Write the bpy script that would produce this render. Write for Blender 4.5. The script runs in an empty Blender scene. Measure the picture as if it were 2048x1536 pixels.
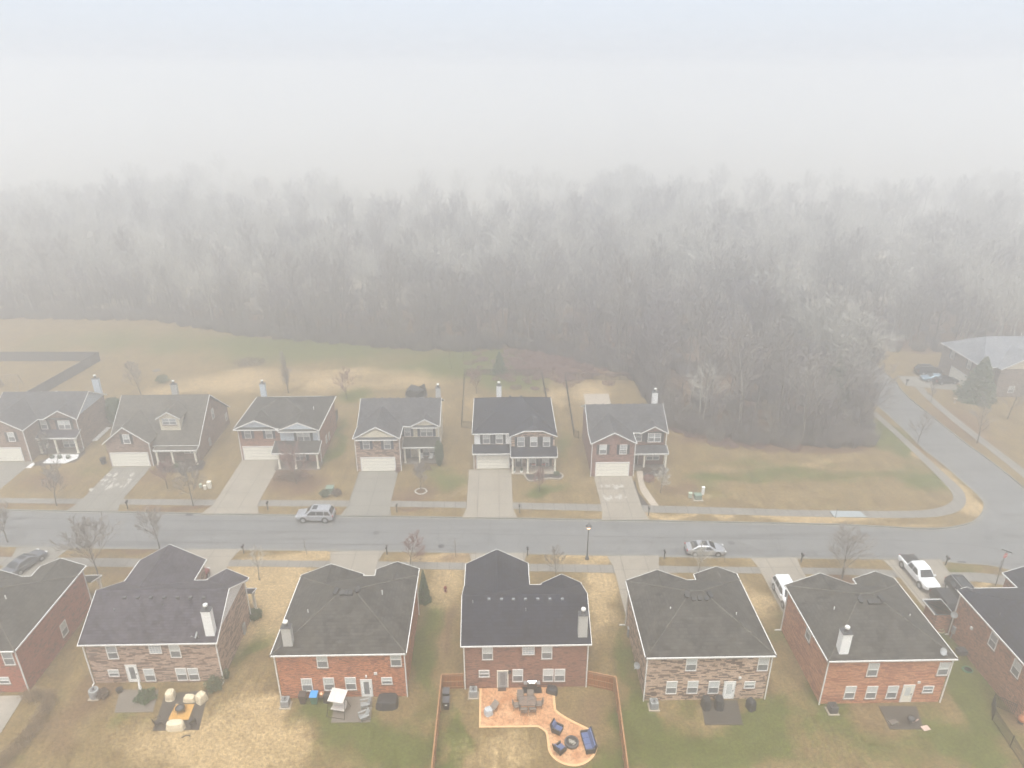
import bpy, bmesh, math, random
import numpy as np
from mathutils import Vector, Matrix, Euler
random.seed(7)
R = math.radians
C = bpy.context.scene.collection
SC = bpy.context.scene

# ------------------------------------------------------------------ camera
CAM_H, FPX, PITCH, YAW = 54.0, 1420.0, R(23.5), R(-1.25)
cam = bpy.data.cameras.new('camera'); camo = bpy.data.objects.new('camera', cam); C.objects.link(camo)
camo.location = (0, 0, CAM_H); camo.rotation_euler = (R(90) - PITCH, 0, YAW)
cam.sensor_width = 36; cam.lens = FPX / 2048 * 36; cam.clip_start = 0.5; cam.clip_end = 6000
SC.camera = camo
# ------------------------------------------------------------------ sky, sun, exposure
SUN_EL, SUN_AZ = R(72), R(188)
SUN_STRENGTH, SKY_STRENGTH, EXPOSURE = 1.55, 0.054, 2.0
HAZE_DENSITY = 0.0057
w = bpy.data.worlds.new('World'); SC.world = w; w.use_nodes = True
nt = w.node_tree; bg = nt.nodes['Background']
sky = nt.nodes.new('ShaderNodeTexSky'); sky.sky_type = 'NISHITA'; sky.sun_disc = False
sky.sun_elevation = SUN_EL; sky.sun_rotation = SUN_AZ; sky.air_density = 1.0; sky.dust_density = 1.5; sky.ozone_density = 1.0
hs = nt.nodes.new('ShaderNodeHueSaturation'); hs.inputs['Saturation'].default_value = 0.6
oc_ = nt.nodes.new('ShaderNodeMix'); oc_.data_type = 'RGBA'; oc_.inputs['Factor'].default_value = .7; oc_.inputs['B'].default_value = (3.45, 3.72, 4.3, 1)   # even overcast veil
nt.links.new(sky.outputs[0], hs.inputs['Color']); nt.links.new(hs.outputs[0], oc_.inputs['A']); nt.links.new(oc_.outputs['Result'], bg.inputs[0])
bg.inputs[1].default_value = SKY_STRENGTH
sl = bpy.data.lights.new('sun', 'SUN'); sl.energy = SUN_STRENGTH; sl.angle = R(40); sl.color = (1.0, 0.99, 0.945)
so = bpy.data.objects.new('sun', sl); C.objects.link(so); so.location = (0, 0, 90)
_d = Vector((math.sin(SUN_AZ) * math.cos(SUN_EL), math.cos(SUN_AZ) * math.cos(SUN_EL), math.sin(SUN_EL)))
so.rotation_euler = _d.to_track_quat('Z', 'Y').to_euler()
SC.view_settings.view_transform = 'Standard'; SC.view_settings.look = 'None'
SC.view_settings.exposure = EXPOSURE; SC.view_settings.gamma = 1
SC.cycles.use_denoising = True; SC.cycles.denoiser = 'OPENIMAGEDENOISE'; SC.cycles.denoising_input_passes = 'RGB_ALBEDO_NORMAL'; SC.cycles.denoising_prefilter = 'ACCURATE'
SC.cycles.volume_bounces = 8; SC.cycles.max_bounces = 10; SC.cycles.transparent_max_bounces = 6
SC.cycles.diffuse_bounces = 2; SC.cycles.glossy_bounces = 2

# ------------------------------------------------------------------ survey helpers (photo measurements -> metres)
_f = Vector((math.sin(-YAW) * math.cos(PITCH), math.cos(YAW) * math.cos(PITCH), -math.sin(PITCH)))
_r = Vector((math.cos(YAW), math.sin(YAW), 0)); _u = _r.cross(_f); _o = Vector((0, 0, CAM_H))
def ray(x, y): return _f * FPX + _r * (x - 1024) - _u * (y - 768)
def G(x, y, z=0.0):
    d = ray(x, y); t = (z - CAM_H) / d.z; p = _o + d * t; return (p.x, p.y)
def onY(x, y, Y):
    d = ray(x, y); p = _o + d * (Y / d.y); return (p.x, p.z)
def onX(x, y, X):
    d = ray(x, y); p = _o + d * (X / d.x); return (p.y, p.z)
def onS(x, y, ye, ze, s):                       # point of a slope z = ze + s*(Y-ye)
    d = ray(x, y); t = (ze - s * ye - CAM_H) / (d.z - s * d.y); p = _o + d * t; return (p.x, p.y, p.z)

# ------------------------------------------------------------------ object helpers
def tag(o, label=None, cat=None, group=None, kind=None):
    if label: o['label'] = label
    if cat: o['category'] = cat
    if group: o['group'] = group
    if kind: o['kind'] = kind
    return o
def thing(name, label, cat, loc=(0, 0, 0), group=None, rz=0.0):
    o = bpy.data.objects.new(name, None); C.objects.link(o); o.empty_display_size = .3
    o.location = loc; o.rotation_euler = (0, 0, rz)
    return tag(o, label, cat, group)
def root_of(o):
    while o.parent: o = o.parent
    return o
class MB:
    def __init__(s): s.v = []; s.f = []
    def add(s, vs, fs):
        n = len(s.v); s.v += [tuple(v) for v in vs]; s.f += [tuple(i + n for i in f) for f in fs]; return s
    def box(s, x0, x1, y0, y1, z0, z1):
        x0, x1 = min(x0, x1), max(x0, x1); y0, y1 = min(y0, y1), max(y0, y1); z0, z1 = min(z0, z1), max(z0, z1)
        return s.add([(x0,y0,z0),(x1,y0,z0),(x1,y1,z0),(x0,y1,z0),(x0,y0,z1),(x1,y0,z1),(x1,y1,z1),(x0,y1,z1)],
                     [(0,3,2,1),(4,5,6,7),(0,1,5,4),(1,2,6,5),(2,3,7,6),(3,0,4,7)])
    def obox(s, c, sx, sy, sz, rz=0., rx=0., ry=0.):
        m = Euler((rx, ry, rz)).to_matrix(); c = Vector(c); vs = []
        for z in (-.5, .5):
            for x, y in ((-.5,-.5),(.5,-.5),(.5,.5),(-.5,.5)): vs.append(c + m @ Vector((x*sx, y*sy, z*sz)))
        return s.add(vs, [(0,3,2,1),(4,5,6,7),(0,1,5,4),(1,2,6,5),(2,3,7,6),(3,0,4,7)])
    def frame_box(s, P, u0, u1, v0, v1, w0, w1):
        vs = [P(u0,v0,w0),P(u1,v0,w0),P(u1,v1,w0),P(u0,v1,w0),P(u0,v0,w1),P(u1,v0,w1),P(u1,v1,w1),P(u0,v1,w1)]
        return s.add(vs, [(0,3,2,1),(4,5,6,7),(0,1,5,4),(1,2,6,5),(2,3,7,6),(3,0,4,7)])
    def tube(s, a, b, r0, r1=None, n=8, cap=True):
        r1 = r0 if r1 is None else r1; a = Vector(a); b = Vector(b); d = (b - a)
        if d.length < 1e-6: return s
        d.normalize(); t = Vector((0, 0, 1)) if abs(d.z) < .9 else Vector((1, 0, 0))
        p = d.cross(t).normalized(); q = d.cross(p); vs = []
        for c, r in ((a, r0), (b, r1)):
            for i in range(n):
                k = 2 * math.pi * i / n; vs.append(c + (p * math.cos(k) + q * math.sin(k)) * r)
        fs = [(i, (i + 1) % n, n + (i + 1) % n, n + i) for i in range(n)]
        if cap: fs += [tuple(range(n - 1, -1, -1)), tuple(range(n, 2 * n))]
        return s.add(vs, fs)
    def path(s, pts, r, n=6):
        for a, b in zip(pts, pts[1:]): s.tube(a, b, r, r, n)
        return s
    def lathe(s, c, prof, n=16, sx=1., sy=1.):
        vs = []
        for r, z in prof:
            for i in range(n):
                k = 2 * math.pi * i / n; vs.append((c[0] + r * sx * math.cos(k), c[1] + r * sy * math.sin(k), c[2] + z))
        fs = [(j*n+i, j*n+(i+1)%n, (j+1)*n+(i+1)%n, (j+1)*n+i) for j in range(len(prof)-1) for i in range(n)]
        fs += [tuple(range(n - 1, -1, -1)), tuple(range((len(prof)-1)*n, len(prof)*n))]
        return s.add(vs, fs)
    def prism(s, poly, z0, z1):
        n = len(poly); a = sum(poly[i][0]*poly[(i+1)%n][1]-poly[(i+1)%n][0]*poly[i][1] for i in range(n))
        if a < 0: poly = poly[::-1]
        vs = [(x, y, z0) for x, y in poly] + [(x, y, z1) for x, y in poly]
        return s.add(vs, [tuple(range(n-1,-1,-1)), tuple(range(n, 2*n))] + [(i,(i+1)%n,n+(i+1)%n,n+i) for i in range(n)])
    def slab(s, quad, t=.1):                        # thick slab under a planar polygon
        n = len(quad); vs = [tuple(p) for p in quad] + [(p[0], p[1], p[2] - t) for p in quad]
        return s.add(vs, [tuple(range(n)), tuple(range(2*n-1, n-1, -1))] + [(i, n+i, n+(i+1)%n, (i+1)%n) for i in range(n)])
    def extr(s, poly, v):                            # polygon (3D) extruded by vector
        n = len(poly); v = Vector(v); vs = [Vector(p) for p in poly]; vs += [p + v for p in vs]
        return s.add(vs, [tuple(range(n-1,-1,-1)), tuple(range(n, 2*n))] + [(i,(i+1)%n,n+(i+1)%n,n+i) for i in range(n)])
    def build(s, name, m, parent=None, smooth=False, rel=True, bev=0, recalc=True):
        if parent is not None and rel:
            o = root_of(parent).location; vs = [(a[0]-o.x, a[1]-o.y, a[2]-o.z) for a in s.v]
        else: vs = s.v
        me = bpy.data.meshes.new(name); me.from_pydata(vs, [], s.f)
        if recalc and len(s.f) < 20000:
            bm = bmesh.new(); bm.from_mesh(me); bmesh.ops.recalc_face_normals(bm, faces=bm.faces)
            if bev: bmesh.ops.bevel(bm, geom=[e for e in bm.edges], offset=bev, segments=2, affect='EDGES', profile=.5)
            bm.to_mesh(me); bm.free()
        if smooth:
            me.polygons.foreach_set('use_smooth', [True] * len(me.polygons))
        me.materials.append(m); ob = bpy.data.objects.new(name, me); C.objects.link(ob)
        if parent is not None: ob.parent = parent
        return ob
def copy_tree(o, parent=None, kids=None):
    if kids is None:
        kids = {}
        for x in C.objects:
            if x.parent: kids.setdefault(x.parent.name, []).append(x)
    c = o.copy(); C.objects.link(c)
    if parent: c.parent = parent
    for ch in kids.get(o.name, []): copy_tree(ch, c, kids)
    return c
def place(o, loc, rz=0, label=None, sc=None):
    o.location = loc; o.rotation_euler = (0, 0, rz)
    if label: o['label'] = label
    if sc: o.scale = (sc, sc, sc)
    return o
def spline(pts, k=8):
    P = [Vector((p[0], p[1])) for p in pts]; P = [P[0] * 2 - P[1]] + P + [P[-1] * 2 - P[-2]]; out = []
    for i in range(1, len(P) - 2):
        a, b, c, d = P[i-1], P[i], P[i+1], P[i+2]
        for j in range(k):
            t = j / k; out.append(.5 * ((2*b) + (c-a)*t + (2*a-5*b+4*c-d)*t*t + (3*b-a-3*c+d)*t**3))
    out.append(P[-2]); return [(p.x, p.y) for p in out]
def offset(pl, d):
    out = []
    for i, p in enumerate(pl):
        a = Vector(pl[max(i-1, 0)]); b = Vector(pl[min(i+1, len(pl)-1)]); t = (b - a).normalized()
        out.append((p[0] - t.y * d, p[1] + t.x * d))
    return out
def strip(name, A, B, z0, z1, m, parent=None):
    mb = MB()
    for i in range(len(A) - 1): mb.prism([A[i], A[i+1], B[i+1], B[i]], z0, z1)
    return mb.build(name, m, parent)
def inside(poly, X, Y):
    r = np.zeros(X.shape, bool); n = len(poly); j = n - 1
    for i in range(n):
        xi, yi = poly[i]; xj, yj = poly[j]
        with np.errstate(divide='ignore', invalid='ignore'):
            c = ((yi > Y) != (yj > Y)) & (X < (xj - xi) * (Y - yi) / ((yj - yi) if yj != yi else 1e-9) + xi)
        r ^= c; j = i
    return r

# ------------------------------------------------------------------ materials
def srgb(r, g, b):
    f = lambda c: (c/255/12.92) if c/255 <= .04045 else ((c/255+.055)/1.055)**2.4
    return (f(r), f(g), f(b))
class NT:
    def __init__(s, name):
        s.m = bpy.data.materials.new(name); s.m.use_nodes = True; s.t = s.m.node_tree; s.n = s.t.nodes; s.b = s.n['Principled BSDF']
    def new(s, t, **k):
        n = s.n.new(t)
        for a, v in k.items(): setattr(n, a, v)
        return n
    def link(s, a, b): s.t.links.new(a, b)
    def noise(s, scale, detail=4, rough=.6, vec=None, coord='Object'):
        n = s.new('ShaderNodeTexNoise'); n.inputs['Scale'].default_value = scale; n.inputs['Detail'].default_value = detail; n.inputs['Roughness'].default_value = rough
        s.link(vec if vec is not None else s.tc().outputs[coord], n.inputs['Vector']); return n.outputs['Fac']
    def tc(s):
        if not hasattr(s, '_tc'): s._tc = s.new('ShaderNodeTexCoord')
        return s._tc
    def ramp(s, v, a, b):
        n = s.new('ShaderNodeMapRange'); n.inputs['From Min'].default_value = a; n.inputs['From Max'].default_value = b; s.link(v, n.inputs['Value']); return n.outputs['Result']
    def mix(s, f, a, b, mode='MIX'):
        n = s.new('ShaderNodeMix', data_type='RGBA', blend_type=mode)
        for q, sock in ((f, n.inputs['Factor']), (a, n.inputs['A']), (b, n.inputs['B'])):
            if isinstance(q, bpy.types.NodeSocket): s.link(q, sock)
            elif isinstance(q, tuple): sock.default_value = (*q[:3], 1)
            else: sock.default_value = q
        return n.outputs['Result']
    def math(s, op, a, b=0.0, c=None):
        n = s.new('ShaderNodeMath', operation=op)
        for q, sock in ((a, n.inputs[0]), (b, n.inputs[1])) + (((c, n.inputs[2]),) if c is not None else ()):
            if isinstance(q, bpy.types.NodeSocket): s.link(q, sock)
            else: sock.default_value = q
        return n.outputs[0]
    def bump(s, h, strength=.3, dist=.02):
        n = s.new('ShaderNodeBump'); n.inputs['Strength'].default_value = strength; n.inputs['Distance'].default_value = dist
        s.link(h, n.inputs['Height']); s.link(n.outputs[0], s.b.inputs['Normal'])
    def fin(s, col, rough=.8, metal=0., spec=None):
        if isinstance(col, tuple): s.b.inputs['Base Color'].default_value = (*col[:3], 1)
        else: s.link(col, s.b.inputs['Base Color'])
        s.b.inputs['Roughness'].default_value = rough; s.b.inputs['Metallic'].default_value = metal
        if spec is not None: s.b.inputs['Specular IOR Level'].default_value = spec
        return s.m
def plain(name, col, rough=.7, metal=0., var=.12, scale=3., bump=0.):
    t = NT(name); n = t.noise(scale, 5, .65)
    d = tuple(c * (1 - var) for c in col); l = tuple(min(1, c * (1 + var)) for c in col)
    c = t.mix(t.ramp(n, .3, .7), d, l)
    if bump: t.bump(t.noise(scale * 6, 3), bump)
    return t.fin(c, rough, metal)
def brick_mat(name, base, dark, light, dark_amt=.2, dash=.42, mort=(.42,.38,.34)):
    t = NT(name); sx = t.new('ShaderNodeSeparateXYZ'); t.link(t.tc().outputs['Object'], sx.inputs[0])
    u = t.math('ADD', sx.outputs[0], sx.outputs[1]); cv = t.new('ShaderNodeCombineXYZ'); t.link(u, cv.inputs[0]); t.link(sx.outputs[2], cv.inputs[1])
    row = t.math('FLOOR', t.math('DIVIDE', sx.outputs[2], .085))
    rw = t.new('ShaderNodeTexWhiteNoise', noise_dimensions='1D'); t.link(row, rw.inputs['W'])
    rowd = t.math('FLOOR', t.math('DIVIDE', sx.outputs[2], .085 if dash < .4 else .14)); rwd = t.new('ShaderNodeTexWhiteNoise', noise_dimensions='1D'); t.link(rowd, rwd.inputs['W'])
    col = t.math('FLOOR', t.math('ADD', t.math('DIVIDE', u, dash), t.math('MULTIPLY', rwd.outputs['Value'], 9.)))
    c2 = t.new('ShaderNodeCombineXYZ'); t.link(col, c2.inputs[0]); t.link(rowd, c2.inputs[1])
    wn = t.new('ShaderNodeTexWhiteNoise', noise_dimensions='2D'); t.link(c2.outputs[0], wn.inputs['Vector'])
    col2 = t.math('FLOOR', t.math('ADD', t.math('DIVIDE', u, .22), t.math('MULTIPLY', rw.outputs['Value'], 7.)))
    c3 = t.new('ShaderNodeCombineXYZ'); t.link(col2, c3.inputs[0]); t.link(row, c3.inputs[1])
    w2 = t.new('ShaderNodeTexWhiteNoise', noise_dimensions='2D'); t.link(c3.outputs[0], w2.inputs['Vector'])
    c = t.mix(t.ramp(w2.outputs['Value'], .1, .9), tuple(x*.86 for x in base), light)
    big = t.noise(.55, 3, .5, cv.outputs[0])
    thr = t.math('GREATER_THAN', wn.outputs['Value'], t.math('SUBTRACT', 1.28 - dark_amt, t.math('MULTIPLY', big, .55)))
    c = t.mix(thr, c, dark)
    fz = t.math('FRACT', t.math('DIVIDE', sx.outputs[2], .085)); c = t.mix(t.math('MULTIPLY', t.math('LESS_THAN', fz, .14), .45), c, mort)
    st = t.noise(.35, 4, .6); c = t.mix(t.math('MULTIPLY', t.ramp(st, .45, .75), .3), c, tuple(x*.6 for x in base))
    t.bump(w2.outputs['Value'], .25, .01)
    return t.fin(c, .88)
def shingle_mat(name, base, var=.25, course=.13, contrast=.25):
    t = NT(name); sx = t.new('ShaderNodeSeparateXYZ'); t.link(t.tc().outputs['Object'], sx.inputs[0])
    geo = t.new('ShaderNodeNewGeometry'); ns = t.new('ShaderNodeSeparateXYZ'); t.link(geo.outputs['Normal'], ns.inputs[0])
    selx = t.math('GREATER_THAN', t.math('ABSOLUTE', ns.outputs[0]), t.math('ABSOLUTE', ns.outputs[1]))
    mu = t.new('ShaderNodeMix', data_type='FLOAT'); t.link(selx, mu.inputs['Factor']); t.link(sx.outputs[0], mu.inputs['A']); t.link(sx.outputs[1], mu.inputs['B'])
    row = t.math('FLOOR', t.math('DIVIDE', sx.outputs[2], course * .5))
    rw = t.new('ShaderNodeTexWhiteNoise', noise_dimensions='1D'); t.link(row, rw.inputs['W']); col = t.math('FLOOR', t.math('ADD', t.math('DIVIDE', mu.outputs['Result'], .36), t.math('MULTIPLY', rw.outputs['Value'], 7.)))
    c2 = t.new('ShaderNodeCombineXYZ'); t.link(col, c2.inputs[0]); t.link(row, c2.inputs[1])
    wn = t.new('ShaderNodeTexWhiteNoise', noise_dimensions='2D'); t.link(c2.outputs[0], wn.inputs['Vector'])
    c = t.mix(wn.outputs['Value'], tuple(x*(1-var) for x in base), tuple(x*(1+var) for x in base))
    fz = t.math('FRACT', t.math('DIVIDE', sx.outputs[2], course * .5)); c = t.mix(t.math('MULTIPLY', t.math('LESS_THAN', fz, .3), contrast), c, tuple(x*.2 for x in base))
    pt = t.noise(.9, 3, .5); c = t.mix(t.math('MULTIPLY', t.ramp(pt, .55, .62), .22), c, tuple(x*1.9 for x in base)); pt2 = t.noise(3.5, 6, .8); c = t.mix(t.math('MULTIPLY', t.ramp(pt2, .5, .66), .5), c, tuple(x*.45 for x in base)); c = t.mix(t.math('MULTIPLY', t.ramp(pt2, .48, .34), .5), c, tuple(x*1.9 for x in base))
    st = t.noise(.45, 5, .65); c = t.mix(t.math('MULTIPLY', t.ramp(st, .42, .7), .55), c, (base[0]*1.75, base[1]*1.7, base[2]*1.55))
    mp = t.new('ShaderNodeMapping'); mp.inputs['Scale'].default_value = (2.2, 2.2, .15); t.link(t.tc().outputs['Object'], mp.inputs[0])
    st2 = t.noise(1.0, 4, .6, mp.outputs[0]); c = t.mix(t.math('MULTIPLY', t.ramp(st2, .46, .7), .6), c, tuple(x*.35 for x in base))
    t.bump(wn.outputs['Value'], .3, .02)
    return t.fin(c, .92, spec=.3)
def siding_mat(name, col, step=.16):
    t = NT(name); sx = t.new('ShaderNodeSeparateXYZ'); t.link(t.tc().outputs['Object'], sx.inputs[0])
    fz = t.math('FRACT', t.math('DIVIDE', sx.outputs[2], step)); c = t.mix(t.math('MULTIPLY', t.math('LESS_THAN', fz, .16), .4), col, tuple(x*.45 for x in col))
    st = t.noise(1.2, 4); c = t.mix(t.math('MULTIPLY', t.ramp(st, .5, .8), .25), c, tuple(x*.7 for x in col))
    return t.fin(c, .6)
M = {}
M['white'] = plain('white_paint', (.82, .82, .79), .5, var=.05)
M['cream'] = plain('cream_paint', (.76, .72, .61), .5, var=.05)
M['garage'] = siding_mat('garage_door_paint', (.82, .79, .69), .53)
M['trim'] = plain('trim_white', (.68, .67, .64), .5, var=.08)
M['glass_hi'] = NT('window_glass_blind').fin((.56, .58, .56), .2)
M['glass_lo'] = plain('window_screen', (.17, .18, .19), .35, var=.3, scale=5)
M['glass_blk'] = NT('glass_block').fin((.45, .48, .50), .2)
M['shutter'] = plain('shutter_dark', (.035, .04, .05), .6)
M['shutter_navy'] = plain('shutter_navy', (.03, .045, .085), .6)
M['br_red'] = brick_mat('brick_red', (0.329, 0.084, 0.042), (0.159, 0.050, 0.036), (0.438, 0.158, 0.100), .12)
M['br_red2'] = brick_mat('brick_deep_red', (0.309, 0.084, 0.047), (0.149, 0.051, 0.033), (0.389, 0.124, 0.074), .10)
M['br_orange'] = brick_mat('brick_orange', (0.387, 0.112, 0.041), (0.209, 0.052, 0.023), (0.544, 0.216, 0.098), .2, .3)
M['br_salmon'] = brick_mat('brick_salmon', (0.453, 0.168, 0.072), (0.323, 0.093, 0.043), (0.581, 0.275, 0.140), .3, .7)
M['br_pink'] = brick_mat('brick_pink', (0.387, 0.257, 0.189), (0.135, 0.077, 0.054), (0.468, 0.333, 0.252), .36, .6)
M['br_tan'] = brick_mat('brick_tan', (0.467, 0.320, 0.224), (0.095, 0.050, 0.033), (0.553, 0.401, 0.296), .34, .5)
M['br_brown'] = brick_mat('brick_brown', (0.220, 0.085, 0.051), (0.110, 0.045, 0.031), (0.310, 0.138, 0.086), .12)
M['br_maroon'] = brick_mat('brick_maroon', (0.210, 0.071, 0.050), (0.100, 0.038, 0.029), (0.269, 0.100, 0.071), .1)
M['br_hbrown'] = brick_mat('brick_dull_brown', (.235, .150, .110), (.13, .08, .06), (.31, .21, .16), .15)
M['br_fbrown'] = brick_mat('brick_fawn', (0.314, 0.136, 0.072), (0.156, 0.065, 0.036), (0.419, 0.200, 0.115), .2, .25)
M['rf_slate'] = shingle_mat('shingle_slate', (.014, .016, .027), .65, .34, .8)
M['rf_brown'] = shingle_mat('shingle_weathered', (.046, .043, .039), .55, .26, .55)
M['rf_grey'] = shingle_mat('shingle_grey', (.062, .061, .066), .5, .26, .5)
M['rf_purple'] = shingle_mat('shingle_purple_grey', (.046, .041, .053), .55, .28, .6)
M['rf_cap'] = shingle_mat('ridge_cap_shingle', (.075,.070,.062), .3, .2, .1)
M['rf_lt'] = shingle_mat('shingle_light_grey', (.16, .17, .19), .15, .26, .2)
M['rf_tan'] = shingle_mat('shingle_tan', (.084, .076, .064), .45, .26, .5)
M['sd_white'] = siding_mat('siding_white', (.82, .82, .80))
M['sd_blue'] = siding_mat('siding_pale_blue', (.52, .58, .63))
M['sd_cream'] = siding_mat('siding_cream', (.62, .56, .43))
M['sd_grey'] = siding_mat('siding_grey', (.46, .45, .42))
M['black'] = plain('black_metal', (.015, .015, .017), .45, var=.2)
M['darkgrey'] = plain('dark_grey', (.06, .06, .065), .6)
M['metal'] = plain('galvanised_metal', (.42, .43, .44), .4, .6)
M['acgrey'] = plain('ac_grey', (.30, .31, .31), .55)
M['ventgrey'] = plain('vent_grey', (.16, .165, .175), .6)
M['sill'] = plain('brick_sill', (.20, .12, .09), .85, var=.3, scale=9)
M['ventblk'] = plain('vent_dark', (.02, .02, .022), .6)
M['rubber'] = plain('rubber', (.02, .02, .02), .8)
M['carglass'] = NT('car_glass').fin((.03, .035, .04), .06)
M['silver'] = NT('car_silver').fin((.42, .43, .45), .28, .55)
M['carwhite'] = NT('car_white').fin((.80, .81, .82), .2)
M['carblack'] = NT('car_black').fin((.018, .018, .022), .18)
M['cargrey'] = NT('car_grey').fin((.14, .15, .17), .25, .4)
M['carblue'] = NT('car_blue').fin((.20, .29, .36), .22, .3)
M['carred'] = NT('car_dark_red').fin((.16, .02, .02), .25)
M['cover'] = plain('black_cover', (.02, .021, .025), .6, var=.4, scale=4, bump=.5)
M['covercream'] = plain('cream_cover', (.62, .53, .38), .8, var=.12, scale=3, bump=.6)
M['wood_fence'] = None
M['chrome'] = NT('chrome').fin((.6, .6, .6), .15, 1.)
M['redlens'] = NT('red_lens').fin((.35, .02, .02), .2)
M['headlens'] = NT('head_lens').fin((.6, .6, .6), .1)
def wood(name, a, b, sc=(9, 9, .6)):
    t = NT(name); mp = t.new('ShaderNodeMapping'); mp.inputs['Scale'].default_value = sc; t.link(t.tc().outputs['Object'], mp.inputs[0])
    n = t.noise(1.0, 4, .7, mp.outputs[0]); return t.fin(t.mix(t.ramp(n, .3, .7), a, b), .8)
M['wood_fence'] = wood('cedar_boards', (.15, .05, .014), (.42, .15, .04))
M['wood_rail'] = wood('fence_rail', (.22, .10, .04), (.38, .20, .09), (3, 3, 3))
M['wood_grey'] = wood('grey_fence_boards', (.05, .05, .055), (.09, .085, .09))
M['bark'] = wood('bark', (.09, .075, .06), (.22, .19, .16))
M['bark_dark'] = wood('bark_dark', (.05, .04, .035), (.12, .10, .085))
M['bark_pale'] = wood('bark_pale', (.26, .24, .20), (.48, .46, .41))
M['twig'] = wood('twig_grey', (.12, .10, .085), (.25, .22, .19))
M['twig_red'] = wood('twig_red', (.14, .07, .06), (.26, .15, .13))
M['twig_pale'] = wood('twig_pale', (.27, .25, .21), (.48, .46, .40))
M['twig_purple'] = wood('twig_purple', (.10, .08, .078), (.20, .17, .17))
M['leaf_dark'] = plain('leaf_dark', (.030, .070, .018), .7, var=.5, scale=2)
M['leaf_cedar'] = plain('leaf_cedar', (.05, .075, .03), .7, var=.5, scale=1.5)
M['leaf_brown'] = plain('leaf_brown', (.10, .065, .045), .8, var=.5, scale=2)
M['leaf_red'] = plain('leaf_red', (.17, .07, .055), .8, var=.45, scale=2)
M['leaf_hedge'] = plain('leaf_hedge', (.23, .16, .095), .85, var=.4, scale=1.2)
def concrete(name, col, wet=.35, joints=None, stain=.5):
    t = NT(name); n = t.noise(.35, 6, .6); n2 = t.noise(6, 5, .7)
    c = t.mix(t.ramp(n, .35, .7), tuple(x*(1-wet*stain) for x in col), col)
    c = t.mix(t.math('MULTIPLY', t.ramp(n2, .4, .7), .22), c, tuple(x*.62 for x in col))
    if joints:
        sx = t.new('ShaderNodeSeparateXYZ'); t.link(t.tc().outputs['Object'], sx.inputs[0])
        for k, (st, off) in enumerate(joints):
            if not st: continue
            fz = t.math('FRACT', t.math('DIVIDE', t.math('ADD', sx.outputs[k], off), st)); c = t.mix(t.math('MULTIPLY', t.math('LESS_THAN', fz, .09 / st), .8), c, tuple(x*.4 for x in col))
    t.bump(n2, .1, .01)
    return t.fin(c, .7)
M['conc'] = concrete('driveway_concrete', (.285, .25, .20), joints=((2.95, .0), (3.6, 0.)))
M['conc2'] = concrete('driveway_grey', (.215, .20, .17), joints=((2.95, .0), (3.6, 0.)))
M['walk'] = concrete('sidewalk_concrete', (.205, .19, .165), joints=((1.5, 0), (0, 0)))
M['kerb'] = concrete('kerb_concrete', (.19, .185, .165), joints=((3., 0), (0, 0)))
M['patio'] = concrete('patio_concrete', (.17, .145, .12))
M['patio_dark'] = concrete('patio_wet', (.055, .045, .037))
M['slab'] = concrete('slab_pale', (.40, .34, .27))
M['mulch'] = plain('mulch', (.035, .028, .025), .9, var=.5, scale=6, bump=.6)
M['stone'] = plain('edging_stone', (.24, .20, .16), .85, var=.3, scale=5)
def asphalt():
    t = NT('asphalt'); n = t.noise(.12, 5, .6); n2 = t.noise(14, 4, .8)
    mp = t.new('ShaderNodeMapping'); mp.inputs['Scale'].default_value = (.035, .9, 1); mp.inputs['Rotation'].default_value = (0, 0, R(-2.2)); t.link(t.tc().outputs['Object'], mp.inputs[0])
    lanes = t.noise(1., 4, .55, mp.outputs[0])
    c = t.mix(t.ramp(n, .3, .7), (.118, .120, .120), (.150, .150, .146))
    c = t.mix(t.math('MULTIPLY', t.ramp(lanes, .48, .66), .55), c, (.068, .068, .069))
    c = t.mix(t.math('MULTIPLY', t.ramp(n2, .3, .8), .2), c, (.24, .23, .22))
    cr = t.new('ShaderNodeTexVoronoi', feature='DISTANCE_TO_EDGE'); cr.inputs['Scale'].default_value = .11
    nn = t.new('ShaderNodeTexNoise'); nn.inputs['Scale'].default_value = .7; t.link(t.tc().outputs['Object'], nn.inputs['Vector'])
    va = t.new('ShaderNodeVectorMath', operation='MULTIPLY_ADD'); va.inputs[1].default_value = (3, 3, 0); t.link(nn.outputs['Color'], va.inputs[0]); t.link(t.tc().outputs['Object'], va.inputs[2]); t.link(va.outputs[0], cr.inputs['Vector'])
    c = t.mix(t.math('MULTIPLY', t.math('LESS_THAN', cr.outputs['Distance'], .007), .35), c, (.05, .05, .05))
    t.bump(n2, .15, .01)
    return t.fin(c, .55)
M['asphalt'] = asphalt()
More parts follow.
